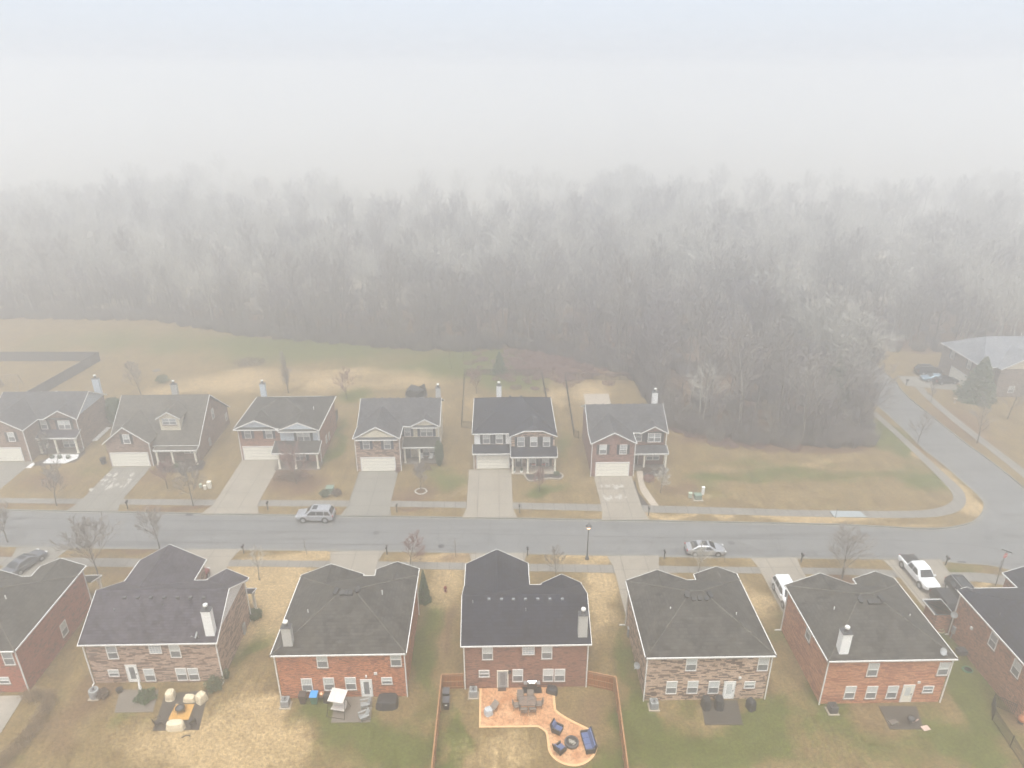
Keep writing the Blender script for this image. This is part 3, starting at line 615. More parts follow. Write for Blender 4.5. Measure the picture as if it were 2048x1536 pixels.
    if caps: caps.build('ridge_caps', M['rf_cap'] if roofm is not M['rf_slate'] else roofm, r)
    fas.build('gutter', M['trim'], r)
    H_roof[H.name] = (r, sl); return H, r, sl
H_roof = {}
def chimney(r, x, y, z0, z1, w=.85, dp=.62, mat=None):
    c = MB().box(x-w/2, x+w/2, y-dp/2, y+dp/2, z0, z1); c.box(x-w/2-.03, x+w/2+.03, y-dp/2-.03, y+dp/2+.03, z1-.12, z1-.004)
    o = c.build('chimney', mat or M['sd_grey'], r); k = MB(); k.box(x-w/2-.05, x+w/2+.05, y-dp/2-.05, y+dp/2+.05, z1, z1+.05)
    k.lathe((x, y, z1+.05), [(.24, 0), (.17, .1), (.15, .32), (.15, .42)], 14); k.build('cap', M['darkgrey'], o)
    MB().lathe((x, y, z1+.45), [(.22, 0), (.22, .16), (.18, .2)], 16).build('cowl', M['trim'], o)
    MB().box(x-w/2-.04, x+w/2+.04, y-dp/2-.045, y-dp/2-.005, z0, z0+.06)
def vents(r, pts, m=None, w=.34, hh=.16):
    for x, y, z in pts:
        mb = MB(); mb.box(x-w/2, x+w/2, y-w*.42, y+w*.42, z-.08, z+hh); mb.build('roof_vent', m or M['darkgrey'], r, bev=.03)
def pipes(r, pts, m=None, h=.35):
    for x, y, z in pts: MB().tube((x,y,z-.1), (x,y,z+h), .055, .05, 8).build('vent_pipe', m or M['trim'], r)
def porch(H, x0, x1, yw, yo, ze, rm, d, cols, s=.35, cz=0, wallside=None, beam=True, floor=True, rail=False):
    """pent roof from wall yw out to eave yo"""
    zt = ze + s*abs(yw-yo); mb = MB().slab([(x0,yo,ze),(x1,yo,ze),(x1,yw,zt),(x0,yw,zt)], .1); r = mb.build('porch_roof', rm, H)
    f = MB().box(x0, x1, yo-.05, yo+.05, ze-.15, ze+.01)
    for x in (x0, x1): f.extr([(x-.02,yo,ze+.01),(x-.02,yw,zt+.01),(x-.02,yw,zt-.12),(x-.02,yo,ze-.14)], (.045,0,0))
    f.build('gutter', M['trim'], r)
    yc = yo - d*.3
    if beam: MB().box(x0+.1, x1-.1, yc-.1, yc+.1, ze-.38, ze-.1).build('beam', M['trim'], r)
    for x in cols:
        c = MB().box(x-.12, x+.12, yc-.12, yc+.12, .15, ze-.38); c.box(x-.17, x+.17, yc-.17, yc+.17, .02, .25); c.box(x-.16, x+.16, yc-.16, yc+.16, ze-.5, ze-.38); c.build('column', M['cream'], H)
    if floor: MB().box(x0+.1, x1-.1, min(yw, yo-d*.05), max(yw, yo-d*.05), -.05, .14).build('porch_floor', M['patio'] if floor is True else floor, H)
    return r
def chpx(r, px, pyb, pyt, Y, w=.82, mat=None):      # chimney rising behind the ridge
    x, zb = onY(px, pyb, Y); zt = onY(px, pyt, Y)[1]; chimney(r, x, Y, zb-1.5, zt, w, .6, mat)
def pxw(H, Y, px, py, w, h, off, org, sc, **k):        # window centred on zoomed-photo pixel
    x, z = onY(org[0]+px/sc, org[1]+py/sc, Y); return window(H, PY(Y, -1)(x, z-h/2), w, h, **k)
def dish(par, x, y, z, ang=.3, r=.32, nrm=(0,-.6,.8), name='satellite_dish'):
    n = Vector(nrm).normalized(); c = Vector((x,y,z)); q = n.to_track_quat('Z','Y').to_matrix(); mb = MB(); N = 18
    vs = []; 
    for rr, dz in ((.01,-.09),(r*.6,-.05),(r,0)):
        for i in range(N): k = i*2*math.pi/N; vs.append(c + q @ Vector((rr*math.cos(k), rr*1.08*math.sin(k), dz)))
    fs = [(j*N+i, j*N+(i+1)%N, (j+1)*N+(i+1)%N, (j+1)*N+i) for j in range(2) for i in range(N)]; mb.add(vs, fs); mb.add([v - n*.02 for v in vs], fs)
    d = mb.build(name, M['acgrey'], par, smooth=False); a = MB(); a.path([c - n*.08, c - n*.2 + Vector((0,0,-.35))], .03); a.path([c + q @ Vector((0,-r,0)), c + n*.35 + q @ Vector((0,-r*.6,0))], .018); a.obox(c + n*.35 + q @ Vector((0,-r*.6,0)), .1,.08,.08); a.build('dish_arm', M['metal'], d)
    return d
Z5, Z6, ZC, ZD, ZE = (0,1060), (480,1060), (830,1060), (1220,1060), (1536,1060); S = 3.2266
GRP1, GRP2 = 'brick houses in the near row, backs to the camera', 'brick houses across the street'

M['glass_mid'] = NT('window_glass_grey').fin((.33,.35,.36), .15)
tt = NT('window_curtain'); wv = tt.new('ShaderNodeTexWave'); wv.inputs['Scale'].default_value = 2.2; wv.inputs['Distortion'].default_value = 2.; tt.link(tt.tc().outputs['Object'], wv.inputs['Vector']); M['glass_cur'] = tt.fin(tt.mix(wv.outputs['Fac'], (.40,.42,.41), (.62,.63,.60)), .25)
# ---- A (pinkish brick, purple-grey roof)
A, r, sl = house('house', 'pink mottled brick house with purple-grey gabled roof and white chimney, second in near row', 0, 52.4, 60.85, -39.2, -26.95, 5.1, 1, M['br_pink'], M['rf_purple'], 'gable', (-39.2,-32.5,64.4,None), (-30.6,-26.95,61.2,None), s=.57, group=GRP1, sideup=M['sd_white'])
for px, py, w, h, k in ((725,790,.9,1.5,{}),(1130,780,.9,1.5,{}),(1002,768,1.05,.95,{'block':True}),(735,922,.9,.75,{}),(967,935,.9,1.45,{}),(1173,930,.9,1.45,{}),(1250,930,.9,1.45,{})): pxw(A, 52.4, px, py, w, h, 0, Z5, S, **k)
x, z = onY(0+865/S, 1060+950/S, 52.4); door(A, PY(52.4,-1)(x, .12), glass=.75)
chimney(r, -27.35, 52.9, 5.1, 8.35, .85, .6, M['sd_white'])
vents(r, [onS(px/S, 1060+438/S, 52.04, 5.1, sl) for px in (805,890,975,1060,1147,1230,1315)]); pipes(r, [onS(738/S,1060+520/S,52.04,5.1,sl), onS(1050/S,1060+485/S,52.04,5.1,sl)], M['darkgrey'], .25)
dish(r, *onS(1270/S,1060+700/S,52.04,5.1,sl)[:2], 5.75, r=.3, nrm=(-.8,-.4,.5))
for x, y in ((-39.28,52.3),(-26.85,52.3),(-26.85,60.9)): downspout(A, x, y, 5.0, .0, -.3)
porch(A, -32.4, -26.45, 61.22, 62.6, 2.8, M['rf_purple'], 1, (-26.8,-29.5,-31.9))
y, z = onX(1572/S, 1060+635/S, -26.95); MB().box(-26.93,-26.8,y-.3,y+.3,z-.6,z+.6).build('meter_box', M['acgrey'], A)
# ---- A0 (leftmost red)
A0, r, sl = house('house', 'deep red brick house in the near row, cut off by the left edge', 0, 51.45, 61.5, -56.8, -45.0, 5.4, 1, M['br_red2'], M['rf_brown'], 'hip', (-56.8,-50.9,61.6,None), (-49.3,-45.0,63.2,None), s=.42, group=GRP1, ridge=(7.9,-51.3,-50.5,56.6))
pxw(A0, 51.45, 55, 828, .9, 1.5, 0, Z5, S); pxw(A0, 51.45, 28, 970, .9, .75, 0, Z5, S)
y, z = onX(412/S, 1060+637/S, -45.0); window(A0, PX(-45.0,1)(y, z-.75), .9, 1.5)
MB().box(-49.3,-45.0,61.5,63.2,-.1,5.42).build('wall', M['br_red2'], A0)
pipes(r, [onS(38/S,1060+440/S,51.1,5.4,sl)]); downspout(A0, -44.92, 51.38, 5.3); downspout(A0, -44.92, 63.15, 5.3)
porch(A0, -49.2, -44.4, 63.22, 65.2, 2.8, M['rf_brown'], 1, (-44.7,-46.9,-49.))
# ---- B plan houses
def bplan(label, brick, roofm, x0, x1, yb, midy, lwf, rwf, lx, rx, ze=5.6, rz=8.0):
    xm = (x0+x1)/2; ry = yb + 5.75
    H, r, sl = house('house', label, 0, yb, midy, x0, x1, ze, 1, brick, roofm, 'hip', (x0, lx, lwf+.02, None), (rx, x1, rwf, None), s=.42, group=GRP1, ridge=(rz, xm-.55, xm+.55, ry))
    MB().box(rx, x1, midy, rwf, -.1, ze+.02).build('wall', brick, H)
    sb = (rz-ze)/(ry-(yb-OH)); return H, r, sb
def peak_vents(r, o, pts, ye, ze, s):
    for (px, py, k) in pts:
        x, y, z = onS(o[0]+px/S, o[1]+py/S, ye, ze, s); mb = MB(); mb.obox((x,y,z+.13), .4,.46,.26, k*.5, .38, 0); mb.build('roof_vent', M['ventblk'], r, bev=.03)
B, r, sb = bplan('orange-red brick house with brown hip roof, canopy swing and blue-lidded bin behind it', M['br_orange'], M['rf_brown'], -20.6, -8.9, 50.15, 60.55, 60.85, 61.65, -14.6, -12.9)
for px, py, w, h in ((531,845,.9,1.5),(1006,835,.9,1.5),(433,998,.9,1.45),(575,993,.9,1.45),(715,990,.9,1.45),(948,972,.9,.75)): pxw(B, 50.15, px, py, w, h, 0, Z6, S)
x, z = onY(480+817/S, 1060+1005/S, 50.15); door(B, PY(50.15,-1)(x,.1), glass=.8)
chimney(r, -19.45, 50.9, 5.6, 8.0, .85, .62); peak_vents(r, Z6, [(660,413,0),(688,413,0),(716,413,0),(625,392,-1),(617,408,-1),(765,384,1),(757,396,1)], 49.79, 5.6, sb)
pipes(r, [(-18.4,54.2,6.6),(-11.6,56.4,6.95)], h=.45)
downspout(B, -20.68, 50.05, 5.5); downspout(B, -8.8, 50.05, 5.5); downspout(B, -8.8, 61.2, 5.5)
x, z = onY(480+875/S, 1060+924/S, 50.15); MB().box(x-.14,x+.14,50.05,50.14,z-.14,z+.14).build('wall_vent', M['trim'], B)
x, z = onY(480+815/S, 1060+940/S, 50.15); MB().box(x-.07,x+.07,49.98,50.14,z-.1,z+.1).build('wall_lamp', M['trim'], B)
D, r, sb = bplan('tan brick house with dark-dashed bricks and no chimney, right of the central house', M['br_tan'], M['rf_brown'], 13.5, 24.8, 49.15, 59.15, 59.2, 60.1, 19.3, 20.8)
for px, py, w, h in ((525,865,.9,1.5),(988,865,.9,1.5),(396,1016,.9,1.45),(532,1014,.9,1.45),(668,1014,.9,1.45),(900,998,.9,.75)): pxw(D, 49.15, px, py, w, h, 0, ZD, S)
x, z = onY(1220+767/S, 1060+1030/S, 49.15); door(D, PY(49.15,-1)(x,.1), glass=.6)
peak_vents(r, ZD, [(538,450,0),(578,447,0),(620,447,0),(494,416,-1),(498,430,-1),(640,412,1),(646,428,1)], 48.79, 5.6, sb); pipes(r, [(16.4,53.6,6.75),(22.6,53.0,6.5)], h=.45); pipes(r, [(15.0,57.2,6.2),(14.7,55.3,6.1)], M['darkgrey'], .2)
downspout(D, 13.42, 49.05, 5.5); downspout(D, 24.9, 49.05, 5.5); downspout(D, 13.42, 59.1, 5.5, -.6)
x, z = onY(1220+838/S, 1060+952/S, 49.15); MB().box(x-.12,x+.12,49.05,49.14,z-.12,z+.12).build('wall_vent', M['trim'], D)
y, z = onX(1220+197/S, 1060+875/S, 13.45); dish(D, 13.1, y, z, r=.33, nrm=(-.6,-.7,.3))
y, z = onX(1220+123/S, 1060+640/S, 13.5); MB().box(13.35,13.49,y-.25,y+.25,z-.9,z+.2).build('meter_box', M['acgrey'], D)
E_, r, sb = bplan('salmon brick house with white chimney, satellite dish on its right roof corner', M['br_salmon'], M['rf_brown'], 29.85, 41.1, 48.4, 58.1, 58.15, 59.0, 36.2, 37.3)
for px, py, w, h in ((676,900,.9,1.5),(1132,895,.9,1.45),(528,1047,.9,1.45),(666,1047,.9,1.45),(800,1045,.9,1.45),(1031,1027,.9,.75)):
    pxw(E_, 48.4, px, py, w, h, 0, ZE, S)
x, z = onY(1536+895/S, 1060+1058/S, 48.4); door(E_, PY(48.4,-1)(x,.1), col=M['cream'], glass=.5)
y, z = onX(1536+264/S, 1060+665/S, 29.85); window(E_, PX(29.85,-1)(y, z-.75), .9, 1.5)
chimney(r, 31.15, 49.0, 5.6, 8.1, .85, .75, M['sd_white']); peak_vents(r, ZE, [(655,470,0),(683,470,0),(708,470,0),(590,448,-1),(600,462,-1),(722,442,1),(735,458,1)], 48.04, 5.6, sb)
pipes(r, [(32.2,53.4,6.65),(39.2,52.6,6.35)], h=.45); dish(r, *onS(1536+1122/S,1060+822/S,48.04,5.6,sb)[:2], 6.35, r=.34, nrm=(.1,-.85,.5))
downspout(E_, 29.76, 48.3, 5.5); downspout(E_, 41.2, 48.3, 5.5); downspout(E_, 29.76, 58.0, 5.5, -.6)
x, z = onY(1536+973/S, 1060+980/S, 48.4); MB().box(x-.12,x+.12,48.3,48.39,z-.12,z+.12).build('wall_vent', M['trim'], E_)
# ---- C (centre)
CH, r, sl = house('house', 'brown brick house with dark slate gabled roof in the centre, orange patio behind it', 0, 50.95, 58.75, -3.3, 8.15, 5.6, 1, M['br_brown'], M['rf_slate'], 'gable', (-3.3,2.85,62.35,None), (4.6,8.15,59.0,None), s=.55, group=GRP1)
for px, py, w, h, k in ((468,794,.9,1.5,{}),(851,789,.9,1.5,{}),(732,776,1.05,.95,{'block':True}),(446,926,.9,.75,{}),(663,938,.9,1.45,{}),(859,936,.9,1.45,{}),(934,936,.9,1.45,{})): pxw(CH, 50.95, px, py, w, h, 0, ZC, S, **k)
x, z = onY(830+566/S, 1060+955/S, 50.95); door(CH, PY(50.95,-1)(x,.1), col=M['acgrey'], glass=.8, frame=M['cream'])
x, z = onY(830+611/S, 1060+912/S, 50.95); MB().box(x-.15,x+.15,50.7,50.94,z-.1,z+.12).build('wall_lamp', M['black'], CH)
chimney(r, 7.7, 51.45, 5.6, 8.45, .85, .6, M['sd_grey']); vents(r, [onS(830+px/S,1060+446/S,50.59,5.6,sl) for px in (478,558,635,713,793,871,951)], M['ventgrey'], .3, .1)
pipes(r, [onS(830+373/S,1060+470/S,50.59,5.6,sl), onS(830+715/S,1060+520/S,50.59,5.6,sl)], M['metal'], .3)
for x, y in ((-3.38,50.85),(8.23,50.85)): downspout(CH, x, y, 5.5)
porch(CH, 2.9, 8.5, 59.02, 60.6, 2.8, M['rf_slate'], 1, (3.2,5.8,8.2))
# ---- F (right)
F, r, sb = bplan('fawn brick house in the near row, cut off by the right edge', M['br_fbrown'], M['rf_slate'], 47.25, 59, 45.6, 57.2, 57.0, 59.6, 48.5, 53.6)
bpy.data.objects.remove(F.children[0]) if False else None
y, z = onX(1536+1455/S,1060+717/S,47.25); window(F, PX(47.25,-1)(y,z-.75), .9,1.5); y, z = onX(1536+1605/S,1060+895/S,47.25); window(F, PX(47.25,-1)(y,z-.75), .9,1.5)
y, z = onX(1536+1212/S,1060+548/S,47.0); dish(F, 46.85, y, z, r=.33, nrm=(-.5,-.8,.35))
y, z = onX(1536+1205/S,1060+640/S,47.25); MB().box(47.05,47.24,y-.2,y+.2,z-.5,z+.3).build('meter_box', M['acgrey'], F); MB().tube((47.1,y,z-.5),(47.1,y,0),.05).build('conduit', M['acgrey'], F)
y, z = onX(1536+1318/S,1060+634/S,47.25); MB().box(47.1,47.24,y-.14,y+.14,z-.14,z+.14).build('wall_vent', M['trim'], F)
downspout(F, 47.15, 57.0, 5.5, -.3); pipes(r, [onS(1536+1495/S,1060+545/S,45.24,5.6,sb)], M['darkgrey'], .2)
an = MB().box(45.6,47.24,57.3,59.3,-.1,2.5).build('wall', M['br_fbrown'], F); porch(F, 45.3, 47.3, 57.25, 59.6, 2.5, M['rf_grey'], -1, (), s=.0, beam=False, floor=False)

# ---- front row
def onw(o, sc, px, py): return (o[0]+px/sc, o[1]+py/sc)
Q1, Q2, Q3 = (0,700), (440,700), (880,700)
def fw(H, Y, o, px, py, w, h, **k): x, z = onY(*onw(o, 4, px, py), Y); return window(H, PY(Y,-1)(x, z-h/2), w, h, **k)
def gd(H, Y, o, px0, px1, py): 
    x0, _ = onY(*onw(o,4,px0,py), Y); x1, _ = onY(*onw(o,4,px1,py), Y); garage_door(H, PY(Y,-1)((x0+x1)/2, .03), x1-x0-.25, 2.2)
SHD, SHN = M['shutter'], M['shutter_navy']
H1, r, sl = house('house', 'leftmost house across the street, with white gravel bed before its porch', 0, 108.6, 100.1, -78.0, -65.3, 5.4, -1, M['br_hbrown'], M['rf_grey'], 'gable', (-78.0,-71.2,96.3,None), (-69.9,-65.3,99.95,None), s=.57, group=GRP2, sideup=M['sd_blue'])
fw(H1, 99.95, Q1, 515, 597, 1.75, 1.45, double=True, sh=SHD); fw(H1, 100.1, Q1, 352, 597, .9, 1.45, sh=SHD); fw(H1, 96.3, Q1, 92, 695, .9, 1.45, sh=SHD); fw(H1, 100.1, Q1, 555, 750, 1.75, 1.1, double=True)
gd(H1, 96.3, Q1, -60, 190, 860); porch(H1, -71.1, -64.9, 99.95, 98.2, 2.9, M['rf_purple'], -1, (-70.9,-68.4,-65.3)); chpx(r, 198, 787, 757, 108.3, 1.0, M['sd_blue'])
x, z = onY(*onw(Q1,4,430,328), 104.5); pipes(r, [(-72.4,104.4,7.7),(-66.8,104.4,7.7),(-76.3,104.4,7.7)]); vents(r, [(-70.2,104.6,7.8)], M['trim'])
downspout(H1, -71.15, 96.2, 5.3); downspout(H1, -65.2, 99.85, 5.3)
x, z = onY(*onw(Q1,4,365,760), 100.1); door(H1, PY(100.1,-1)(x,.14), col=M['white'], glass=.6)

H2, r, sl = house('house', 'brown brick story-and-a-half house with one small roof dormer', 0, 108.6, 95.65, -58.3, -45.4, 2.95, -1, M['br_hbrown'], M['rf_tan'], 'gable', None, None, s=.78, group=GRP2)
# garage wing with its own eave height
W = MB().box(-58.3,-51.95,94.35,95.64,-.1,4.02); tri = MB(); tri_wall(tri, -58.3,-51.95,94.35,94.6,4.02,.775,'x'); W.build('wall', M['br_hbrown'], H2); tri.build('gable_wall', M['br_hbrown'], H2)
wr = MB(); fs = MB(); ezw = 4.0; x0, x1 = -58.62, -51.63; m = (x0+x1)/2; zr = ezw+.78*(x1-x0)/2
for xe in (x0, x1):
    ymain = 95.3 + (ezw-2.95)/.78; yh = 95.3 + (zr-2.95)/.78
    wr.slab([(xe,94.05,ezw),(m,94.05,zr),(m,yh,zr),(xe,ymain,ezw)], .09); fs.extr([(xe,94.05,ezw+.01),(m,94.05,zr+.012),(m,94.05,zr-.17),(xe,94.05,ezw-.17)], (0,-.05,0))
MB().box(-58.3,-51.95,95.66,97.2,2.9,4.0).build('wall', M['br_hbrown'], H2)
o2 = wr.build('wing_roof', M['rf_tan'], H2); fs.build('gutter', M['trim'], o2)
fw(H2, 94.35, Q1, 1012, 712, .9, 1.45, sh=SHD, grid=0); gd(H2, 94.35, Q1, 890, 1195, 875)
# dormer
dx, dz = onY(*onw(Q1,4,1355,575), 97.3); yd = 97.3
MB().box(dx-1.5,dx+1.5,yd,yd+2.5,4.0,dz+.75).build('dormer_wall', M['sd_cream'], H2); t = MB(); tri_wall(t, dx-1.5,dx+1.5,yd,yd+.2,dz+.75,.6,'x'); t.build('gable_wall', M['sd_cream'], H2)
dr = MB(); df = MB()
for s_ in (-1, 1):
    xe = dx+s_*1.85; ze_ = dz+.66; zr_ = ze_+.6*1.85; y1 = 95.3+(ze_-2.95)/.78; y2 = 95.3+(zr_-2.95)/.78
    dr.slab([(xe,yd-.3,ze_),(dx,yd-.3,zr_),(dx,y2,zr_),(xe,y1,ze_)], .08); df.extr([(xe,yd-.3,ze_+.01),(dx,yd-.3,zr_+.01),(dx,yd-.3,zr_-.14),(xe,yd-.3,ze_-.14)], (0,-.05,0))
o2 = dr.build('dormer_roof', M['rf_tan'], H2); df.build('gutter', M['trim'], o2); window(H2, PY(yd,-1)(dx, dz-.42), 2.0, .95, double=True)
for px, py, w, h in ((1700,510,.8,1.6),(1808,535,.7,1.2)): y, z = onX(*onw(Q1,4,px,py), -45.4); window(H2, PX(-45.4,1)(y, z-h/2), w, h)
chpx(r, 351, 787, 768, 108.4, .95)
fw(H2, 95.65, Q1, 1520, 798, 1.8, 1.1, double=True)
porch(H2, -51.5, -45.05, 95.66, 94.2, 2.7, M['rf_tan'], -1, (-51.2,-48.9,-45.5), s=.2); downspout(H2, -51.9, 94.3, 3.9)
MB().box(-45.35,-45.2,99.4,100.0,.6,1.9).build('meter_box', M['acgrey'], H2)

M['br_h3'] = brick_mat('brick_rust', (.31,.145,.095), (.16,.07,.05), (.39,.21,.15), .12)
M['br_h6'] = brick_mat('brick_dusky_red', (.215,.10,.078), (.11,.055,.045), (.28,.15,.12), .12)
def hplan(label, brick, roofm, x0, x1, yf, yb, ze, ridge, rw, rwm, s=.42):
    H, r, sl = house('house', label, 0, yb, yf, x0, x1, ze, -1, brick, roofm, 'hip', None, rw, s=s, group=GRP2, ridge=ridge); return H, r, sl
H3, r, sl = hplan('red brick house across the street with pale blue siding bay and gables', M['br_h3'], M['rf_brown'], -39.2, -26.95, 95.9, 106.6, 5.6, (8.0,-34.0,-33.0,101.2), (-32.6,-26.95,95.0,M['sd_blue']), None)
MB().box(-32.6,-26.95,95.0,95.9,-.1,2.95).build('wall', M['br_h3'], H3); MB().box(-32.6,-26.95,94.99,95.9,2.95,5.62).build('upper_wall', M['sd_blue'], H3)
def pediment(H, x0, x1, y, z, s, m, rm, d=-1):
    """gable triangle set back above a small pent eave"""
    t = MB(); tri_wall(t, x0, x1, y, y+.6, z, s, 'x'); t.build('gable_wall', m, H)
    p = MB().slab([(x0,y-.45,z-.05),(x1,y-.45,z-.05),(x1,y+.02,z+.14),(x0,y+.02,z+.14)], .06); p.build('pent_roof', rm, H); MB().box(x0-.1,x1+.1,y-.51,y-.452,z-.18,z-.03).build('gutter', M['trim'], H)
def pedroof(H, x0, x1, yf, ym, z, s, sm, rm):
    rf = MB(); f = MB(); wing_roof(rf, f, x0, x1, yf, ym, z, s, sm, -1); o = rf.build('wing_roof', rm, H); f.build('gutter', M['trim'], o)
pediment(H3, -39.3, -33.1, 95.55, 5.6, .42, M['sd_blue'], M['rf_brown']); pedroof(H3, -39.52, -32.9, 95.2, 95.55, 5.62, .44, sl, M['rf_brown'])
pediment(H3, -32.5, -27.0, 94.75, 5.62, .38, M['sd_blue'], M['rf_brown'])
fw(H3, 95.9, Q2, 222, 670, .9, 1.45, sh=SHN); fw(H3, 95.9, Q2, 392, 670, .9, 1.45, sh=SHN); fw(H3, 94.99, Q2, 668, 693, 1.85, 1.4, double=True, sh=SHD); gd(H3, 95.9, Q2, 190, 470, 830)
porch(H3, -33.5, -26.5, 95.0, 92.6, 2.9, M['rf_brown'], -1, (-32.6,-30.2,-26.9)); chpx(r, 528, 790, 767, 106.4, .82, M['sd_blue'])
for px, py in ((850,715),(872,690)): y, z = onX(*onw(Q2,4,px,py), -26.95); window(H3, PX(-26.95,1)(y, z-.5), .7, 1.1)
downspout(H3, -39.1, 95.8, 5.5); downspout(H3, -26.85, 94.9, 5.5); fw(H3, 95.9, Q2, 527, 665, .9, 1.2)
fw(H3, 95.0, Q2, 640, 850, 1.7, 1.3, double=True, sh=SHD); pipes(r, [(-28.6,100.2,6.5)], h=.4); pipes(r, [(-38.6,99.5,6.3)], M['darkgrey'], .2)

H4, r, sl = house('house', 'pink brick and cream siding house across the street, evergreen at its right corner', 0, 104.6, 96.0, -20.85, -9.1, 5.6, -1, M['sd_cream'], M['rf_grey'], 'gable', (-20.85,-14.55,92.15,M['sd_cream']), (-13.0,-9.1,95.85,M['sd_cream']), s=.55, group=GRP2, sideup=M['sd_cream'])
MB().box(-20.86,-14.54,92.14,95.99,-.1,5.60).build('brick_front', M['br_pink'], H4)
pediment(H4, -20.7,-14.7, 91.95, 5.6, .45, M['sd_cream'], M['rf_grey']); pediment(H4, -12.9,-9.2, 95.7, 5.6, .45, M['sd_cream'], M['rf_grey'])
fw(H4, 92.14, Q2, 1170, 755, .9, 1.45, sh=SHN); fw(H4, 92.14, Q2, 1338, 755, .9, 1.45, sh=SHN); fw(H4, 96.0, Q2, 1500, 655, .8, 1.4, sh=SHN); fw(H4, 96.0, Q2, 1652, 655, 1.8, 1.4, double=True, sh=SHN); fw(H4, 96.0, Q2, 1675, 815, 1.9, 1.3, double=True, sh=SHN)
gd(H4, 92.14, Q2, 1128, 1405, 913); porch(H4, -14.4, -8.8, 96.0, 94.0, 2.9, M['rf_brown'], -1, (-14.1,-11.9,-9.2)); chpx(r, 877, 801, 775, 104.3, .75)
x, z = onY(*onw(Q2,4,1500,820), 96.0); door(H4, PY(96.0,-1)(x,.14), col=M['carblack'], glass=.0); vents(r, [(-19.2+i*1.25,100.45,8.05) for i in range(8)], hh=.12)
downspout(H4, -20.95, 92.1, 5.5); downspout(H4, -14.45, 92.1, 5.5); downspout(H4, -9.0, 95.9, 5.5)

H5, r, sl = hplan('white-sided house across the street with brick bay and pink porch chairs', M['sd_white'], M['rf_slate2'] if 'rf_slate2' in M else M['rf_slate'], -3.55, 8.3, 93.35, 105.2, 5.6, (8.6,1.9,3.6,99.3), None, None)
MB().box(1.95,8.3,92.3,93.35,2.5,5.62).build('brick_front', M['br_tan'], H5); MB().box(1.95,8.3,92.9,93.349,-.1,2.5).build('brick_front', M['br_pink'], H5)
rf = MB(); f = MB(); x0, x1 = 1.6, 8.65; zc = 5.62; mm = (x0+x1)/2; cut = .42*(x1-x0)/2*.62; hx = cut/.42; yE = 92.99
yh = lambda z: yE + (z-zc)/sl
zt = zc+cut; zp = zc+.42*(x1-x0)/2
for s_, xe in ((1,x0),(-1,x1)):
    rf.slab([(xe,91.95,zc),(xe+s_*hx,91.95,zt),(mm,91.95+(zp-zt)/.42*.8,zp),(mm,yh(zp),zp),(xe,yE,zc)], .09)
    f.extr([(xe,91.95,zc+.01),(xe+s_*hx,91.95,zt+.012),(xe+s_*hx,91.95,zt-.15),(xe,91.95,zc-.15)], (0,-.05,0))
rf.slab([(x0+hx,91.95,zt),(x1-hx,91.95,zt),(mm,91.95+(zp-zt)/.42*.8,zp)], .09); f.box(x0+hx,x1-hx,91.9,91.95,zt-.15,zt+.012)
o2 = rf.build('bay_roof', M['rf_slate'], H5); f.build('gutter', M['trim'], o2); MB().extr([(1.95,92.3,5.62),(8.3,92.3,5.62),(8.3-hx+.3,92.3,zt-.12),(1.95+hx-.3,92.3,zt-.12)], (0,.3,0)).build('gable_wall', M['br_tan'], H5)
for px in (372, 474): fw(H5, 93.35, Q3, px, 710, .95, 1.5, sh=SHD)
for px in (648, 750, 852): fw(H5, 92.3, Q3, px, 733, .95, 1.5, sh=SHD)
porch(H5, -3.85, 1.75, 93.34, 91.8, 2.9, M['rf_slate'], -1, (), s=.5, beam=False, floor=False); MB().box(-3.55,1.75,92.45,93.34,-.1,2.78).build('brick_front', M['br_pink'], H5); gd(H5, 92.45, Q3, 292, 556, 895)
porch(H5, 1.76, 8.65, 92.29, 90.6, 2.95, M['rf_slate'], -1, (2.1,4.3,8.3), s=.5, floor=M['slab']); MB().box(1.9,8.4,90.75,92.9,-.05,.13).build('porch_floor', M['slab'], H5)
x, z = onY(*onw(Q3,4,628,925), 92.9); door(H5, PY(92.9,-1)(x,.14), col=M['darkgrey'], glass=.5)
for px in (740, 845): fw(H5, 92.9, Q3, px, 900, .95, 1.4, sh=SHD)
chpx(r, 998, 793, 771, 104.9, .8, M['sd_white']); vents(r, [(1.9,99.6,8.6),(3.6,99.6,8.6)], hh=.15); pipes(r, [(-1.9,98.2,6.9),(5.4,98.6,7.4),(6.0,97.4,7.0)], M['darkgrey'], .25); downspout(H5, -3.65, 92.4, 2.8)

H6, r, sl = house('house', 'dark red brick house with a curved front path, beside the wood across the street', 0, 101.9, 93.2, 13.6, 24.8, 5.6, -1, M['br_h6'], M['rf_grey'], 'gable', (13.6,19.65,89.9,None), (21.2,24.8,92.95,None), s=.53, group=GRP2, sideup=M['sd_white'])
fw(H6, 89.9, Q3, 1304, 795, .95, 1.45, sh=SHD); fw(H6, 89.9, Q3, 1466, 795, .95, 1.45, sh=SHD, grid=1); fw(H6, 92.95, Q3, 1715, 700, 1.85, 1.4, double=True, sh=SHD); fw(H6, 93.2, Q3, 1590, 695, .85, 1.4, sh=SHD); fw(H6, 93.2, Q3, 1703, 850, 1.85, 1.15, double=True)
gd(H6, 89.9, Q3, 1243, 1512, 950); porch(H6, 19.8, 25.1, 92.94, 91.3, 2.9, M['rf_grey'], -1, (21.6,24.8)); x, z = onY(*onw(Q3,4,1572,865), 93.2); door(H6, PY(93.2,-1)(20.5,.14), col=M['carblack'], glass=0)
chpx(r, 1308, 811, 784, 101.7, .85, M['sd_white']); downspout(H6, 13.5, 89.8, 5.5); downspout(H6, 19.75, 89.8, 5.5); downspout(H6, 24.9, 92.85, 5.5); vents(r, [(14.8+i*1.2,97.7,7.95) for i in range(7)], hh=.12)
